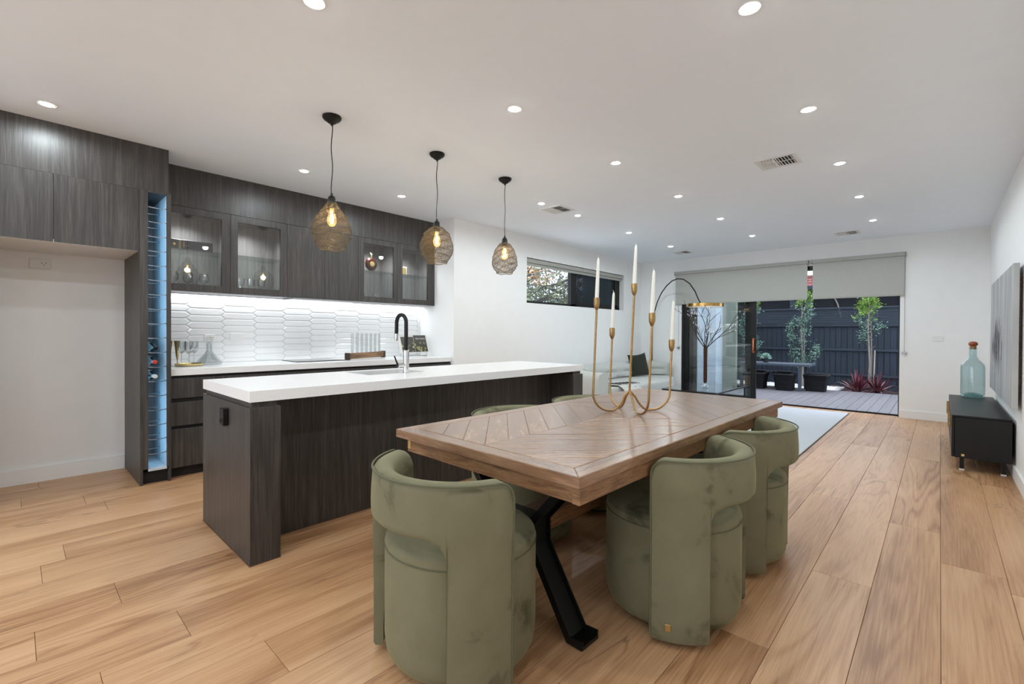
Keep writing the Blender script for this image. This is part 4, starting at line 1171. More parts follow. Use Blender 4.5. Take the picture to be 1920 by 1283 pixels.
# --- curved sofa: back swept along a plan curve that wraps both ends
sf = thing('curved_sofa', (-4.1, 7.2, 0), 'pale grey curved sofa against the wall below the window', 'sofa')
def sweep2d(bm, path, prof, closed_prof=True):
    """prof: list of (offset to the left of travel, z)"""
    rings = []
    n = len(path)
    for i, (x, y) in enumerate(path):
        a = path[max(0, i - 1)]; b = path[min(n - 1, i + 1)]
        d = Vector((b[0] - a[0], b[1] - a[1])).normalized(); nx, ny = -d.y, d.x
        pr = prof(i / (n - 1)) if callable(prof) else prof
        rings.append([bm.verts.new((x + nx * o, y + ny * o, z)) for o, z in pr])
    m = len(rings[0])
    for A, B in zip(rings, rings[1:]):
        for k in range(m):
            l = (k + 1) % m
            bm.faces.new((A[k], B[k], B[l], A[l]))
    bm.faces.new(rings[0]); bm.faces.new(rings[-1][::-1])
    return bm
near = arc((-3.83, 6.33), .55, 270, 180, 12)         # from the near arm round to the wall run
near = [(-3.55, 5.78)] + near
run = [(-4.38, 6.33 + (8.12 - 6.33) * i / 14) for i in range(1, 14)]
far = arc((-3.83, 8.12), .55, 180, 92, 14)
path = near + run + far
def bprof(u):
    h = .70 - (.05 * max(0, 1 - u / .16)) - .03 * max(0, (u - .86) / .14)
    t = .13
    return [(-t, .06), (-t, h - .05), (-t + .03, h - .012), (-t + .08, h), (t - .08, h), (t - .02, h - .02), (t + .01, h - .08), (t + .02, .43), (t + .02, .06)]
part(sf, 'backrest', sweep2d(nb(), path, bprof), M['sofa'], smooth=True, angle=60)
# quilted back pads with tuft buttons
def pad(i0, i1):
    pp = path[i0:i1 + 1]
    n = len(pp)
    def pf(u):
        k = math.sin(math.pi * min(1, max(0, u))) ** .35
        h = .665; o = .125
        return [(-o + .0, .44), (-o - .015 - .05 * k, .45), (-o - .02 - .055 * k, .52), (-o - .01 - .022 * k, .555), (-o - .02 - .05 * k, .59), (-o - .01 - .03 * k, h - .005), (-o, h + .01)]
    part(sf, 'back_cushion', sweep2d(nb(), pp, pf), M['sofa'], smooth=True, angle=70)
L = len(path)
cut = [3, 11, 16, 21, 26, 32, L - 1]
for a, b in zip(cut, cut[1:]): pad(a, b)
bm = nb()
for i in (9, 13, 18, 23, 29, 34):
    i = min(i, L - 2)
    d = Vector((path[i + 1][0] - path[i - 1][0], path[i + 1][1] - path[i - 1][1])).normalized()
    lathe(bm, [(0, -.008), (.012, 0), (0, .008)], 10, (path[i][0] + d.y * .165, path[i][1] - d.x * .165, .557), 'Z', cap=False)
part(sf, 'tuft_buttons', bm, M['sofa'], smooth=True)
foot = [(-4.24, 6.0), (-3.52, 5.95), (-3.42, 6.5), (-3.42, 7.75)] + [(-3.42 - .16 * math.sin(R(a)) * 1.2, 7.75 + .62 * math.sin(R(a))) for a in (20, 40, 60)] + [(-3.75, 8.50), (-3.95, 8.56), (-4.15, 8.40), (-4.24, 8.15)]
part(sf, 'seat_cushion', bevel(prism(nb(), foot, .20, .43), .03, 3), M['sofa'], smooth=True, angle=60)
part(sf, 'sofa_base', prism(nb(), [(x * .985 - .06, 7.2 + (y - 7.2) * .97) for x, y in foot], .03, .20), M['sofa'])
for x, y in ((-4.35, 6.1), (-3.55, 6.05), (-4.35, 8.3), (-3.65, 8.2)):
    part(sf, 'foot', lathe(nb(), [(.02, 0), (.025, .06)], 12, (x, y, .0)), M['black'], smooth=True)
t = thing('throw_cushion', (-4.17, 7.98, .44), 'dark green square cushion with pointed corners on the sofa', 'cushion')
N = 14; S_ = .215
bm = nb(); g = {}
for sgn in (1, -1):
    for i in range(N + 1):
        for j in range(N + 1):
            u, v = -1 + 2 * i / N, -1 + 2 * j / N
            pinch = 1 - .13 * (1 - u * u) * abs(v) ** 3
            pinch2 = 1 - .13 * (1 - v * v) * abs(u) ** 3
            th = .075 * ((1 - u ** 4) * (1 - v ** 4)) ** .6
            edge = i in (0, N) or j in (0, N)
            key = (i, j) if edge else (i, j, sgn)
            if key not in g: g[key] = bm.verts.new((sgn * th, u * S_ * pinch2, v * S_ * pinch))
    for i in range(N):
        for j in range(N):
            f = [g.get((a, b), g.get((a, b, sgn))) for a, b in ((i, j), (i + 1, j), (i + 1, j + 1), (i, j + 1))]
            bm.faces.new(f if sgn > 0 else f[::-1])
bmesh.ops.rotate(bm, verts=bm.verts, matrix=Matrix.Rotation(R(-14), 3, 'Y') @ Matrix.Rotation(R(-22), 3, 'Z'))
bmesh.ops.translate(bm, verts=bm.verts, vec=(.02, 0, .205))
lpart(t, 'cushion_cover', bm, M['cushion'], smooth=True)
pts = []
for i in range(5):
    pass
bm = nb(); tube(bm, [(.02 + .05, -.19, .01), (.02 + .055, .0, .012), (.02 + .05, .19, .01)], .004, 5); lpart(t, 'seam', bm, M['cushion'])
t = thing('throw_blanket', (-3.6, 6.35, .43), 'off-white throw with dark fringe laid over the sofa seat', 'blanket')
bm = nb(); NX, NY = 16, 20; vv = {}
for sgn in (0, 1):
    for i in range(NX + 1):
        for j in range(NY + 1):
            u, v = i / NX, j / NY
            s = u * .62
            if s < .36: x, z = -.25 + s, .006
            else: x, z = .115 + .085 * min(1, (s - .36) / .08), .006 - max(0, (s - .36)) * 1.0
            z += .010 * math.sin(v * 22 + u * 3) * (.4 + u) + (.006 if sgn else 0) + .008
            vv[(i, j, sgn)] = bm.verts.new((x + (.006 if sgn and s >= .36 else 0) + .012 * (1 if s >= .36 else 0), (v - .5) * .55 + .05 * u, z))
for sgn in (0, 1):
    for i in range(NX):
        for j in range(NY):
            f = [vv[(i, j, sgn)], vv[(i + 1, j, sgn)], vv[(i + 1, j + 1, sgn)], vv[(i, j + 1, sgn)]]
            bm.faces.new(f if sgn else f[::-1])
for i in range(NX):
    for j, fl in ((0, 0), (NY, 1)):
        f = [vv[(i, j, 0)], vv[(i + 1, j, 0)], vv[(i + 1, j, 1)], vv[(i, j, 1)]]; bm.faces.new(f if not fl else f[::-1])
for j in range(NY):
    for i, fl in ((0, 1), (NX, 0)):
        f = [vv[(i, j, 0)], vv[(i, j + 1, 0)], vv[(i, j + 1, 1)], vv[(i, j, 1)]]; bm.faces.new(f if not fl else f[::-1])
lpart(t, 'woven_cloth', bm, M['throw'], smooth=True)
bm = nb()
for j in range(7):
    y = -.22 + j * .075
    tube(bm, [(-.16 + .02 * j, y, .03), (-.06 + .02 * j, y + .03, .034), (.06 + .012 * j, y + .055, .03), (.10 + .012 * j, y + .06, .026)], .004, 5)
lpart(t, 'fringe', bm, M['blackgap'], smooth=True)

# --- glass coffee table
GX0, GX1, GY0, GY1, GZ = -3.025, -2.235, 6.545, 7.81, .42
t = thing('coffee_table', ((GX0 + GX1) / 2, (GY0 + GY1) / 2, .011), 'glass-topped coffee table with thin black metal frame', 'table')
part(t, 'glass_top', bx(GX0, GX1, GY0, GY1, GZ - .010, GZ), glass('coffee_table_glass', (.78, .84, .84), .12))
bs = []
for x in (GX0, GX1 - .018): bs.append((x, x + .018, GY0, GY1, GZ - .03, GZ - .011))
for y in (GY0, GY1 - .018): bs.append((GX0 + .018, GX1 - .018, y, y + .018, GZ - .03, GZ - .011))
part(t, 'top_frame', strip(*bs), M['black'])
for x in (GX0, GX1 - .018):
    for y in (GY0, GY1 - .018): part(t, 'leg', bx(x, x + .018, y, y + .018, .011, GZ - .03), M['black'])
for x in (GX0, GX1 - .016): part(t, 'lower_rail', bx(x, x + .016, GY0 + .018, GY1 - .018, .08, .096), M['black'])
# --- bottle vase with bare branches
VX, VY = -2.585, 7.07
t = thing('bud_vase', (VX, VY, GZ), 'tall slim smoky bronze vase on the glass coffee table', 'vase')
vm = plain('smoky_bronze_glass', (74, 48, 37), .12, metal=.4, var=.2, scale=20)
lpart(t, 'vase_base', lathe(nb(), [(.0, 0), (.045, .002), (.05, .012), (.042, .035), (.026, .06), (.022, .075)], 24, cap=False), M['glassware'], smooth=True)
lpart(t, 'vase_column', lathe(nb(), [(.022, .07), (.027, .12), (.026, .40), (.030, .595), (.025, .60), (.022, .40)], 24, cap=False), vm, smooth=True)
t = thing('branch_arrangement', (VX, VY, GZ + .08), 'bare dark twigs with small white buds in the slim vase', 'branches')
rd = random.Random(5)
bmb, bmk = nb(), nb()
def twig(p, d, ln, r, lev):
    pts = [p]; q = Vector(p); dd = Vector(d).normalized()
    n = 5
    for i in range(n):
        dd = (dd + Vector((rd.uniform(-.18, .18), rd.uniform(-.18, .18), rd.uniform(-.08, .12)))).normalized()
        q = q + dd * ln / n; pts.append(q.copy())
    tube(bmb, pts, [r * (1 - .6 * i / n) for i in range(n + 1)], 5)
    if lev < 3:
        for i in range(1, n + 1):
            if rd.random() < (.7 if lev < 2 else .4):
                sd = (dd + Vector((rd.uniform(-.9, .9), rd.uniform(-.9, .9), rd.uniform(-.1, .7)))).normalized()
                twig(pts[i], sd, ln * rd.uniform(.28, .5), r * .55, lev + 1)
    if lev >= 1:
        b = pts[-1]
        if rd.random() < .16: lathe(bmk, [(0, -.012), (.006, 0), (.0035, .012), (0, .02)], 6, tuple(b), cap=False)
v0 = Vector((0, 0, .50))
right = Vector((.733, .68, 0))
for s, l in ((-.75, .62), (-.35, .55), (0.05, .55), (.32, .52), (.85, .58), (-.1, .42), (.55, .38)):
    dr = right * s + Vector((-.68, .733, 0)) * rd.uniform(-.35, .35) + Vector((0, 0, .95 - .25 * abs(s)))
    tube(bmb, [(0, 0, .02), tuple(v0 * .6 + right * s * .005), tuple(v0)], .004, 5)
    twig(v0, dr, l, .0075, 0)
lpart(t, 'twigs', bmb, plain('dark_twig_bark', (44, 36, 33), .8, var=.2, scale=60), smooth=True)
tag(lpart(t, 'buds', bmk, plain('white_bud', (232, 226, 212), .6), smooth=True), kind='stuff')

# --- arc lamp in the corner
PX, PY = -4.30, 8.84
RX, RY, RZ = -2.94, 8.0, 1.715
t = thing('arc_floor_lamp', (PX, PY, 0), 'black arc floor lamp with a brass ring shade behind the sofa', 'floor lamp')
part(t, 'lamp_base', lathe(nb(), [(.085, 0), (.085, .02), (.02, .03)], 32, (PX + .0, PY, 0)), M['black'], smooth=True)
hx, hy = RX - .10 - PX, RY + .06 - PY
hd = math.hypot(hx, hy)
prof = [(0, .025), (0, .5), (0, 1.0), (.005, 1.30), (.02, 1.52), (.06, 1.70), (.12, 1.87), (.21, 2.03), (.33, 2.16), (.45, 2.235), (.56, 2.255), (.68, 2.225), (.80, 2.13), (.90, 1.98), (.965, 1.83), (1.0, RZ + .045)]
pts = [(PX + hx * s, PY + hy * s, z) for s, z in prof]
bm = nb(); tube(bm, pts, .0105, 10); part(t, 'arc_pole', bm, M['black'], smooth=True)
part(t, 'pole_joint', lathe(nb(), [(.014, 1.13), (.014, 1.17)], 12, (PX, PY, 0)), M['black'], smooth=True)
RR = .295
part(t, 'ring_shade', lathe(nb(), [(RR - .02, -.026), (RR, -.026), (RR, .026), (RR - .02, .026), (RR - .02, -.026)], 56, (RX, RY, RZ), cap=False), plain('polished_brass_ring', (196, 156, 92), .22, metal=1.0, var=.06, scale=20), smooth=True)
part(t, 'ring_diffuser', lathe(nb(), [(RR - .0215, -.02), (RR - .0215, .02)], 56, (RX, RY, RZ), cap=False), M['socket'], smooth=True)
bm = nb(); u = Vector((hx, hy, 0)).normalized()
tube(bm, [tuple(Vector((RX, RY, RZ + .01)) - u * (RR - .01)), tuple(Vector((RX, RY, RZ + .01)) + u * (RR - .01))], .008, 6)
box(bm, RX - .12, RX - .08, RY + .04, RY + .08, RZ, RZ + .05)
part(t, 'cross_bar', bm, M['black'])

# --- low black sideboard by the right wall
t = thing('sideboard', (.28, 6.8, 0), 'low black sideboard on short legs along the right wall', 'sideboard')
TX0, TX1, TY_0, TY_1 = .085, .462, 5.80, 7.80
part(t, 'cabinet_body', bbx(TX0 + .02, TX1, TY_0, TY_1, .118, .482, .002), M['black'])
part(t, 'top_panel', bbx(TX0, TX1, TY_0, TY_1, .484, .50, .002), M['black'])
part(t, 'side_inset', strip((TX0 + .045, TX1 - .03, TY_0 - .002, TY_0, .13, .47)), M['black'])
dw = (TY_1 - TY_0) / 4
for i in range(4):
    y0 = TY_0 + dw * i
    d = part(t, 'cabinet_door', bbx(TX0, TX0 + .019, y0 + .003, y0 + dw - .003, .121, .481, .002), M['black'])
    yy = y0 + (dw - .07 if i % 2 == 0 else .05)
    part(d, 'brass_handle', bbx(TX0 - .022, TX0, yy, yy + .02, .33, .46, .002), M['brass'])
for x in (TX0 + .055, TX1 - .06):
    for y in (TY_0 + .05, TY_1 - .08):
        lg = part(t, 'leg', bx(x, x + .03, y, y + .03, .012, .118), M['black'])
        part(lg, 'foot_pad', bx(x - .002, x + .032, y - .002, y + .032, 0, .012), M['socket'])
part(t, 'brass_tag', bx(TX0 + .065, TX0 + .085, TY_0 - .0035, TY_0, .135, .155), M['gold'])
t = thing('demijohn_bottle', (.285, 7.64, .5005), 'large pale aqua glass bottle on the black sideboard', 'bottle')
pr = [(.0, .002), (.09, .002), (.104, .012), (.106, .04), (.106, .35), (.100, .385), (.077, .418), (.05, .447), (.036, .48), (.032, .56), (.036, .565), (.036, .585), (.030, .585), (.027, .48), (.045, .44), (.072, .41), (.095, .378), (.101, .345), (.101, .04), (.075, .014), (0, .03)]
lpart(t, 'glass_body', lathe(nb(), pr, 40, cap=False), M['bottleglass'], smooth=True)
lpart(t, 'glass_punt', lathe(nb(), [(.098, .006), (.085, .03), (.05, .05), (0, .056)], 32, cap=False), glass('deep_aqua_glass', (.50, .70, .70), .08), smooth=True)
lpart(t, 'cork', lathe(nb(), [(.026, .56), (.028, .597)], 20), plain('cork', (176, 132, 86), .9, var=.2, scale=60), smooth=True)
lpart(t, 'stopper_ball', lathe(nb(), [(.02, .595), (.036, .604), (.043, .622), (.036, .642), (.018, .652), (0, .653)], 24), plain('amber_wood_knob', (150, 74, 34), .3), smooth=True)
# --- abstract canvas
t = thing('canvas_painting', (XR - .02, 6.55, 1.2), 'grey abstract canvas with dark vertical strokes on the right wall', 'painting')
cm, nt, p = new_mat('abstract_grey_paint')
tc = nt.nodes.new('ShaderNodeTexCoord'); mp = nt.nodes.new('ShaderNodeMapping'); mp.inputs['Scale'].default_value = (1, 9, .9)
nt.links.new(tc.outputs['Object'], mp.inputs['Vector'])
n1 = nt.nodes.new('ShaderNodeTexNoise'); n1.inputs['Scale'].default_value = 1.2; n1.inputs['Detail'].default_value = 8; nt.links.new(mp.outputs[0], n1.inputs['Vector'])
r1 = nt.nodes.new('ShaderNodeValToRGB'); r1.color_ramp.elements[0].position = .3; r1.color_ramp.elements[0].color = srgb(140, 142, 146); r1.color_ramp.elements[1].position = .7; r1.color_ramp.elements[1].color = srgb(196, 196, 194)
nt.links.new(n1.outputs['Fac'], r1.inputs['Fac'])
mp2 = nt.nodes.new('ShaderNodeMapping'); mp2.inputs['Scale'].default_value = (1, 26, 4.2); nt.links.new(tc.outputs['Object'], mp2.inputs['Vector'])
n2 = nt.nodes.new('ShaderNodeTexNoise'); n2.inputs['Scale'].default_value = 1.0; n2.inputs['Detail'].default_value = 6; nt.links.new(mp2.outputs[0], n2.inputs['Vector'])
sx = nt.nodes.new('ShaderNodeVectorMath'); sx.operation = 'MULTIPLY'; sx.inputs[1].default_value = (0, 1.15, 2.6); nt.links.new(tc.outputs['Object'], sx.inputs[0])
ad = nt.nodes.new('ShaderNodeVectorMath'); ad.operation = 'ADD'; ad.inputs[1].default_value = (0, -.35, .18); nt.links.new(sx.outputs[0], ad.inputs[0])
ln = nt.nodes.new('ShaderNodeVectorMath'); ln.operation = 'LENGTH'; nt.links.new(ad.outputs[0], ln.inputs[0])
mr = nt.nodes.new('ShaderNodeMapRange'); mr.inputs['From Min'].default_value = .25; mr.inputs['From Max'].default_value = 1.0; mr.inputs['To Min'].default_value = .20; mr.inputs['To Max'].default_value = -.12; nt.links.new(ln.outputs['Value'], mr.inputs['Value'])
sm = nt.nodes.new('ShaderNodeMath'); nt.links.new(n2.outputs['Fac'], sm.inputs[0]); nt.links.new(mr.outputs['Result'], sm.inputs[1])
r2 = nt.nodes.new('ShaderNodeMapRange'); r2.inputs['From Min'].default_value = .58; r2.inputs['From Max'].default_value = .66; nt.links.new(sm.outputs[0], r2.inputs['Value'])
mx = nt.nodes.new('ShaderNodeMix'); mx.data_type = 'RGBA'; mx.inputs[7].default_value = srgb(46, 46, 54); nt.links.new(r2.outputs['Result'], mx.inputs[0]); nt.links.new(r1.outputs['Color'], mx.inputs[6])
nt.links.new(mx.outputs[2], p.inputs['Base Color']); p.inputs['Roughness'].default_value = .6
part(t, 'canvas', bbx(XR - .058, XR - .022, 5.46, 7.66, .63, 1.805, .003), cm)
for y in (5.55, 7.52): part(t, 'stretcher_bar', bx(XR - .022, XR - .003, y, y + .05, .72, 1.72), M['tedge'])

# ================================================================== OUTSIDE
deckm = wood('grey_composite_decking', ((98, 95, 99), (109, 106, 110), (120, 117, 121)), (30, 1.2, 30), rough=.6, ring=.1, bump=.15, tint=.06)
deck = tag(finish('deck', bx(-6.0, 1.2, YF + .2, 12.62, -.12, -.06), M['blackgap']), kind='structure')
BP = .1435
for i in range(48):
    x0 = .874 * -1 - BP * 34 + BP * i
    if x0 < -5.9 or x0 > 1.0: continue
    finish('deck_board', bbx(x0 + .0025, x0 + BP - .0025, YF + .20, 12.62, -.06, -.03, .002), deckm, deck)
finish('deck_fascia', bx(-6.0, 1.2, 12.62, 12.645, -.14, -.03), deckm, deck)
tag(finish('ground', bx(-12, 6, YF + .2, 24, -.30, -.125), plain('dark_mulch_soil', (44, 40, 38), .95, var=.35, scale=60, bump=.8, bscale=90)), kind='structure')
rd = random.Random(9)
def pebbles(name, x0, x1, y0, y1, z, n, r, mat, label, cat):
    bm = nb()
    for _ in range(n):
        x, y = rd.uniform(x0, x1), rd.uniform(y0, y1); s = r * rd.uniform(.6, 1.3)
        a = rd.uniform(0, 3)
        vs = [bm.verts.new((x + s * math.cos(a + q) * w, y + s * math.sin(a + q) * w, z + h * s)) for q, w, h in ((0, 1, .2), (1.6, .8, .3), (3.1, 1, .15), (4.7, .8, .25), (0, 0, .9))]
        for i in range(4): bm.faces.new((vs[i], vs[(i + 1) % 4], vs[4]))
    return tag(finish(name, bm, mat), label, cat, kind='stuff')
tag(finish('gravel_bed', bx(-6, -1.75, 12.66, 14.1, -.125, -.075), plain('white_gravel_bed', (222, 222, 222), .9, var=.2, scale=90, bump=.6, bscale=120)), kind='structure')
pebbles('white_pebbles', -4.0, -1.75, 12.7, 14.05, -.078, 2600, .02, plain('white_pebble', (226, 226, 224), .8, var=.1), 'white pebbles strewn along the foot of the fence', 'pebbles')
pebbles('bark_mulch', -1.75, .6, 12.7, 14.05, -.127, 2600, .035, plain('dark_bark_chip', (48, 42, 40), .95, var=.4, scale=30), 'dark bark mulch in the garden bed', 'mulch')
# --- paling fence
FY = 14.2
fm_ = wood('charcoal_painted_timber', ((21, 30, 40), (30, 41, 53), (40, 52, 66)), (40, 40, 2.0), rough=.75, ring=.1, bump=.4, tint=.12)
fmh = wood('charcoal_painted_slats', ((24, 33, 43), (33, 44, 56), (46, 57, 70)), (2.0, 40, 40), rough=.7, ring=.1, bump=.4, tint=.12)
fn = thing('paling_fence', (-2.5, FY, -.1), 'charcoal timber paling fence with slatted top at the back of the garden', 'fence')
x = -7.0; i = 0
while x < 1.4:
    w = .118 if i % 2 else .105
    part(fn, 'paling', bbx(x, x + w, FY + (.012 if i % 2 else 0), FY + .014 + (.012 if i % 2 else 0), -.10, 1.46, .002), fm_)
    x += w + (.012 if i % 2 else .006) ; i += 1
for z in (.20, .83, 1.44):
    part(fn, 'rail', bbx(-7, 1.4, FY - .045, FY - .002, z, z + .055, .003), fmh)
for k in range(8):
    z = 1.50 + k * .047
    part(fn, 'top_slat', bbx(-7, 1.4, FY - .012 + random.uniform(-.003, .003), FY + .006, z + random.uniform(-.003, .003), z + .041, .002), fmh)
part(fn, 'top_capping', bbx(-7, 1.4, FY - .045, FY + .03, 1.88, 1.925, .003), fmh)
for x in (-4.9, -2.98, -.62): part(fn, 'fence_post', bx(x, x + .09, FY + .02, FY + .10, -.2, 2.2), fm_)
# neighbour: dark carport screen with pale braces, brick chimney
cp = thing('neighbour_carport', (-2.5, 15.6, -.1), 'dark shed wall and roof of the neighbour above the fence', 'building')
dk = plain('dark_cladding', (16, 19, 26), .9, var=.2)
part(cp, 'wall_sheet', bx(-8, 3, 15.7, 15.75, -.1, 2.62), dk)
part(cp, 'roof_edge', bx(-8, 3, 15.4, 15.7, 2.52, 2.62), fmh)
for x0, x1 in ((-2.32, -2.02), (-1.42, -1.22), (-.78, -.76), (-3.25, -3.25), (-4.6, -4.4)):
    bm = nb(); tube(bm, [(x1, 15.66, 1.7), (x1 + (x0 - x1) * .3, 15.66, 2.1), (x0, 15.66, 2.6)], .018, 5); part(cp, 'brace', bm, plain('weathered_brace', (138, 132, 128), .8) if 'weathered_brace' not in bpy.data.materials else bpy.data.materials['weathered_brace'])
bk, nt, p = new_mat('red_brickwork')
br = nt.nodes.new('ShaderNodeTexBrick'); br.inputs['Scale'].default_value = 1.0; br.inputs['Color1'].default_value = srgb(150, 84, 82); br.inputs['Color2'].default_value = srgb(130, 70, 70); br.inputs['Mortar'].default_value = srgb(170, 130, 128)
br.inputs['Brick Width'].default_value = .24; br.inputs['Row Height'].default_value = .086; br.inputs['Mortar Size'].default_value = .012
tc = nt.nodes.new('ShaderNodeTexCoord'); mp = nt.nodes.new('ShaderNodeMapping'); mp.inputs['Rotation'].default_value = (R(90), 0, 0); nt.links.new(tc.outputs['Object'], mp.inputs[0]); nt.links.new(mp.outputs[0], br.inputs['Vector'])
nt.links.new(br.outputs['Color'], p.inputs['Base Color']); p.inputs['Roughness'].default_value = .9
chm = thing('brick_chimney', (-2.95, 18.3, -.1), 'red brick chimney of the neighbouring house seen between the blinds', 'chimney')
part(chm, 'stack', bx(-3.5, -2.6, 18.0, 18.6, -.1, 3.20), bk)
part(chm, 'stone_band', bx(-3.55, -2.55, 17.95, 18.65, 3.20, 3.36), M['socket'])
part(chm, 'chimney_cap', bx(-3.5, -2.6, 18.0, 18.6, 3.36, 4.6), dk)

# --- outdoor setting
om = plain('charcoal_outdoor_metal', (62, 72, 84), .5, var=.05)
wk = plain('black_rattan_weave', (30, 31, 34), .7, var=.3, scale=160, bump=1.0, bscale=220)
ot = thing('outdoor_table', (-2.8, 12.15, -.03), 'charcoal outdoor dining table on the deck', 'table')
part(ot, 'table_top', bbx(-3.52, -2.08, 11.78, 12.5, .52, .57, .004), om)
for x in (-3.50, -2.30):
    for y in (11.80, 12.42): part(ot, 'leg', bx(x, x + .06, y, y + .06, -.03, .52), om)
def tub(x, y, s, rz, label):
    t = thing('rattan_chair', (x, y, -.03), label, 'chair', 'black rattan chairs around the outdoor table', rz=rz)
    # tapered tub shell narrowing towards the floor
    bm = nb(); rings = []
    for z, w, d in ((0, .15, .17), (.12, .152, .18), (.25, .165, .2), (.36, .19, .225)):
        rings.append([bm.verts.new((px * w * s, py * d * s, z * s)) for px, py in ((-1, -1), (-.5, -1.08), (.5, -1.08), (1, -1), (1, 1), (-1, 1))])
    for A, B in zip(rings, rings[1:]):
        for k in range(6):
            if k == 4: continue
            bm.faces.new((A[k], A[(k + 1) % 6], B[(k + 1) % 6], B[k]))
    ext = bmesh.ops.solidify(bm, geom=list(bm.faces), thickness=.02)
    lpart(t, 'woven_shell', bm, wk)
    lpart(t, 'seat', bx(-.145 * s, .145 * s, -.17 * s, .19 * s, .19 * s, .23 * s), wk)
    bm = nb(); tube(bm, [(-.19 * s, .22 * s, .362 * s), (-.19 * s, -.225 * s, .362 * s), (-.095 * s, -.243 * s, .362 * s), (.095 * s, -.243 * s, .362 * s), (.19 * s, -.225 * s, .362 * s), (.19 * s, .22 * s, .362 * s)], .012 * s, 6); lpart(t, 'rim', bm, wk)
S1 = 1.0
tub(-3.14, 11.92, S1, 0, 'black rattan chair on the house side of the outdoor table, by the door stile')
tub(-2.57, 11.92, S1, 0, 'black rattan chair on the house side of the outdoor table, right one')
tub(-2.02, 12.18, S1, R(90), 'black rattan chair at the right end of the outdoor table')
tub(-3.30, 12.45, S1, R(180), 'black rattan chair on the fence side of the outdoor table, left one')
tub(-2.72, 12.45, S1, R(180), 'black rattan chair on the fence side of the outdoor table, right one')

# --- garden plants
def leaf_quad(bm, p, d, ln, w):
    d = Vector(d).normalized(); s = d.cross(Vector((rd.uniform(-1, 1), rd.uniform(-1, 1), rd.uniform(-1, 1)))).normalized()
    p = Vector(p)
    a = bm.verts.new(p); b = bm.verts.new(p + d * ln * .5 + s * w * .5); c = bm.verts.new(p + d * ln); e = bm.verts.new(p + d * ln * .5 - s * w * .5)
    bm.faces.new((a, b, c, e))
def leafmat(name, c1, c2):
    m, nt, p = new_mat(name)
    g = nt.nodes.new('ShaderNodeNewGeometry'); r = nt.nodes.new('ShaderNodeValToRGB')
    r.color_ramp.elements[0].color = srgb(*c1); r.color_ramp.elements[1].color = srgb(*c2)
    nt.links.new(g.outputs['Random Per Island'], r.inputs['Fac']); nt.links.new(r.outputs['Color'], p.inputs['Base Color'])
    p.inputs['Roughness'].default_value = .5
    return m
lf_d = leafmat('blue_green_leaves', (24, 48, 40), (126, 162, 144)); lf_y = leafmat('fresh_yellow_green_leaves', (70, 110, 38), (140, 172, 72))
bark = plain('pale_bark', (128, 120, 112), .9, var=.2, scale=30)
def slim_tree(x, y, h, z0, w, fresh, n, label, stake=False, base=.75):
    t = thing('slim_tree', (x, y, -.12), label, 'tree', 'slim young trees along the fence')
    bm = nb(); tube(bm, [(0, 0, 0), (.02, 0, h * .3), (-.02, .01, h * .6), (0, 0, h)], [.026, .022, .016, .008], 7); tube(bm, [(.03, .02, 0), (.05, .02, h * .35), (.03, .03, h * .7)], [.016, .013, .007], 6)
    for k in range(26):
        z = base + (h - base) * k / 26; a = k * 2.4
        rr = w * rd.uniform(.5, 1.0)
        tube(bm, [(0, 0, z), (math.cos(a) * rr * .6, math.sin(a) * rr * .6, z + .10)], .004, 4)
    lpart(t, 'trunk', bm, bark, smooth=True)
    if stake:
        bm = nb(); tube(bm, [(.09, -.02, 0), (.11, -.02, 1.0)], .014, 6); lpart(t, 'stake', bm, plain('timber_stake', (150, 142, 134), .8))
    a_, b_ = nb(), nb()
    clumps = [(rd.random() ** .8, rd.uniform(0, 6.28), math.sqrt(rd.random())) for _ in range(46)]
    for k in range(n):
        cu_, ca_, cr_ = rd.choice(clumps)
        u = min(1, max(0, cu_ + rd.gauss(0, .035))); z = base + (h - base + .15) * u
        env = w * (.55 + .45 * math.sin(math.pi * min(1, u * 1.1 + .1))) * (1.15 if u < .6 else 1.0)
        r = env * cr_; a = ca_
        p = (r * math.cos(a) + .05 * math.sin(u * 9) + rd.gauss(0, .045), r * math.sin(a) + rd.gauss(0, .045), z)
        a += rd.uniform(-1.5, 1.5)
        d = (math.cos(a) * .6, math.sin(a) * .6, rd.uniform(-.6, .7))
        leaf_quad(b_ if u > fresh + rd.uniform(-.08, .08) else a_, p, d, rd.uniform(.04, .075), rd.uniform(.018, .03))
    lpart(t, 'foliage', a_, lf_d); lpart(t, 'new_growth', b_, lf_y)
slim_tree(-2.54, 13.45, 2.3, 0, .24, .82, 2300, 'slim leafy tree in front of the fence, behind the outdoor chairs', base=.55)
slim_tree(-1.20, 13.4, 2.35, 0, .20, .50, 2000, 'slim staked tree with bright new growth behind the red cordylines', True, base=1.0)
slim_tree(-3.72, 13.4, 2.2, 0, .25, .85, 1900, 'slim leafy tree half hidden by the black door stile', base=.8)
cord = leafmat('burgundy_strap_leaves', (62, 18, 28), (112, 42, 58)); cordl = leafmat('pinkish_strap_leaves', (120, 84, 90), (170, 138, 138))
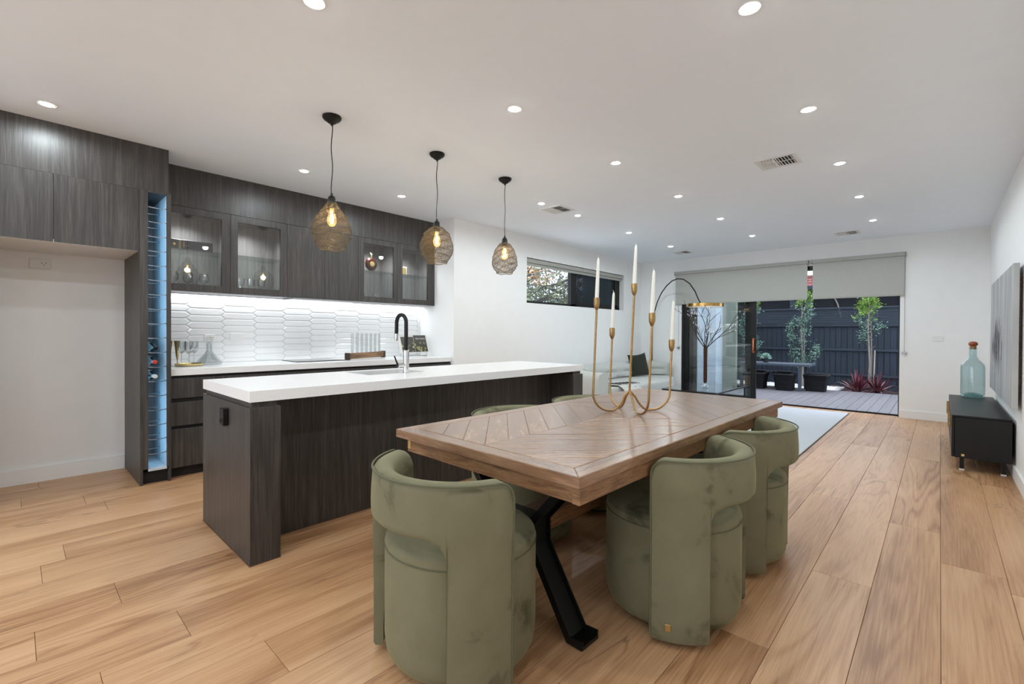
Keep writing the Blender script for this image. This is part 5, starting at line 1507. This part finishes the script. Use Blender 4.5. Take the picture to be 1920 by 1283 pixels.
def cordyline(x, y, s, n, label):
    t = thing('cordyline', (x, y, -.125), label, 'plant', 'burgundy strap-leaf plants in the garden bed')
    A, B = nb(), nb()
    for k in range(n):
        a = rd.uniform(0, 6.28); el = rd.uniform(.15, 1.35); L_ = s * rd.uniform(.7, 1.05)
        bm = A if el > .75 or rd.random() < .35 else B
        d0 = Vector((math.cos(a) * math.cos(el), math.sin(a) * math.cos(el), math.sin(el))); side = Vector((-math.sin(a), math.cos(a), 0))
        prev = None
        for q in range(7):
            u = q / 6; p = d0 * L_ * u + Vector((0, 0, .04 - .30 * L_ * u * u * math.cos(el)))
            w = .022 * (1 - u ** 2) * s * 1.6 + .001
            cur = (bm.verts.new(p - side * w), bm.verts.new(p + Vector((0, 0, -.004))), bm.verts.new(p + side * w))
            if prev:
                bm.faces.new((prev[0], prev[1], cur[1], cur[0])); bm.faces.new((prev[1], prev[2], cur[2], cur[1]))
            prev = cur
    lpart(t, 'inner_leaves', A, cord); lpart(t, 'outer_leaves', B, cordl)
cordyline(-1.36, 12.95, .62, 80, 'burgundy strap-leaf plant at the deck edge, front one')
cordyline(-1.02, 13.2, .62, 70, 'burgundy strap-leaf plant behind, beside the staked tree')
t = thing('potted_succulent', (-3.02, 12.1, .57), 'small pale green potted succulent on the outdoor table', 'plant')
lpart(t, 'pot', lathe(nb(), [(.05, 0), (.065, .09), (.058, .09), (.05, .07)], 16), wk, smooth=True)
bm = nb()
for k in range(120): 
    a = rd.uniform(0, 6.28); e = rd.uniform(0, 1.5); d = (math.cos(a) * math.cos(e), math.sin(a) * math.cos(e), math.sin(e)); leaf_quad(bm, (d[0] * .05, d[1] * .05, .09 + d[2] * .05), d, .09, .04)
lpart(t, 'rosette', bm, leafmat('pale_succulent', (104, 150, 130), (178, 206, 192)))
# pale pier and side wall of the house beside the deck, seen through the glass
pier = plain('pale_blue_grey_bagged_brick', (188, 200, 214), .85, var=.1, scale=3, bump=1.0, bscale=25)
tag(finish('wall_side', bx(-6.2, -5.6, YF + .175, 13.9, -.3, 2.9), plain('olive_grey_render', (140, 146, 132), .85, var=.03)), kind='structure')
tag(finish('wall_pier', bx(-4.34, -3.84, 11.15, 11.6, -.03, 2.9), pier), kind='structure')
tag(finish('wall_deck_end', bx(-5.6, -3.54, 11.6, 11.72, -.03, 2.9), bpy.data.materials['olive_grey_render']), kind='structure')

# --- autumn tree outside the high window
tr = thing('autumn_tree', (-8.6, 8.8, -.3), 'bare-branched tree with orange leaves outside the high window', 'tree')
tb = nb(); lo, lg = nb(), nb()
def br_(p, d, ln, r, lev):
    p = Vector(p); d = Vector(d).normalized(); pts = [p.copy()]
    for i in range(5):
        d = (d + Vector((rd.uniform(-.3, .3), rd.uniform(-.3, .3), rd.uniform(-.2, .2)))).normalized(); p = p + d * ln / 5; pts.append(p.copy())
    tube(tb, pts, [r * (1 - .55 * i / 5) for i in range(6)], 5, caps=False)
    if lev < 4:
        for i in range(1, 6):
            for _ in range(2 if lev < 2 else 1):
                if rd.random() < .8: br_(pts[i], d + Vector((rd.uniform(-1.2, 1.2), rd.uniform(-1.2, 1.2), rd.uniform(-.7, .6))), ln * rd.uniform(.4, .62), r * .5, lev + 1)
    if lev >= 2:
        for q in pts[2:]:
            for _ in range(2):
                if rd.random() < .8:
                    leaf_quad(lo if (q.z > 2.9 and rd.random() < .8) else lg, q + Vector((rd.uniform(-.1, .1), rd.uniform(-.1, .1), rd.uniform(-.1, .1))), (rd.uniform(-1, 1), rd.uniform(-1, 1), rd.uniform(-1, .3)), rd.uniform(.05, .10), rd.uniform(.035, .065))
tube(tb, [(0, 0, 0), (.05, .1, 1.4), (0, .3, 2.8), (.1, .2, 4.2)], [.16, .13, .1, .05], 8)
for a, z, e in ((-2.0, 1.9, .15), (-1.2, 2.4, .2), (-.4, 2.2, .05), (.6, 2.6, .2), (1.5, 2.2, .1), (2.6, 2.6, .3), (-1.6, 3.1, .1), (-.9, 3.4, -.05), (.2, 3.3, .1), (1.1, 3.5, 0), (-1.4, 2.0, -.1)):
    br_((.02, .15, z), (math.cos(a), math.sin(a), e), 2.1, .05, 1)
lpart(tr, 'branches', tb, plain('grey_branch_bark', (84, 80, 80), .9), smooth=True)
lpart(tr, 'orange_leaves', lo, leafmat('orange_leaves', (206, 130, 70), (240, 190, 130)))
lpart(tr, 'green_leaves', lg, leafmat('grey_green_leaves', (70, 92, 86), (150, 158, 112)))
hd_ = thing('hedge_screen', (-12.2, 15.5, -.3), 'dark leafy hedge outside the high window', 'hedge')
bm = nb()
for k in range(14000):
    leaf_quad(bm, (rd.uniform(-.5, .6), rd.uniform(-4.5, 4.5), rd.uniform(.2, 4.0) - max(0, 0)), (rd.uniform(-1, 1), rd.uniform(-1, 1), rd.uniform(-1, 1)), rd.uniform(.06, .12), rd.uniform(.03, .06))
lpart(hd_, 'foliage', bm, leafmat('dark_hedge_leaves', (34, 46, 50), (84, 100, 104)))
bm = nb()
for k in range(9): tube(bm, [(0, -4 + k, 0), (.1, -4 + k, 3.2)], .05, 5)
lpart(hd_, 'stems', bm, bpy.data.materials['grey_branch_bark'])
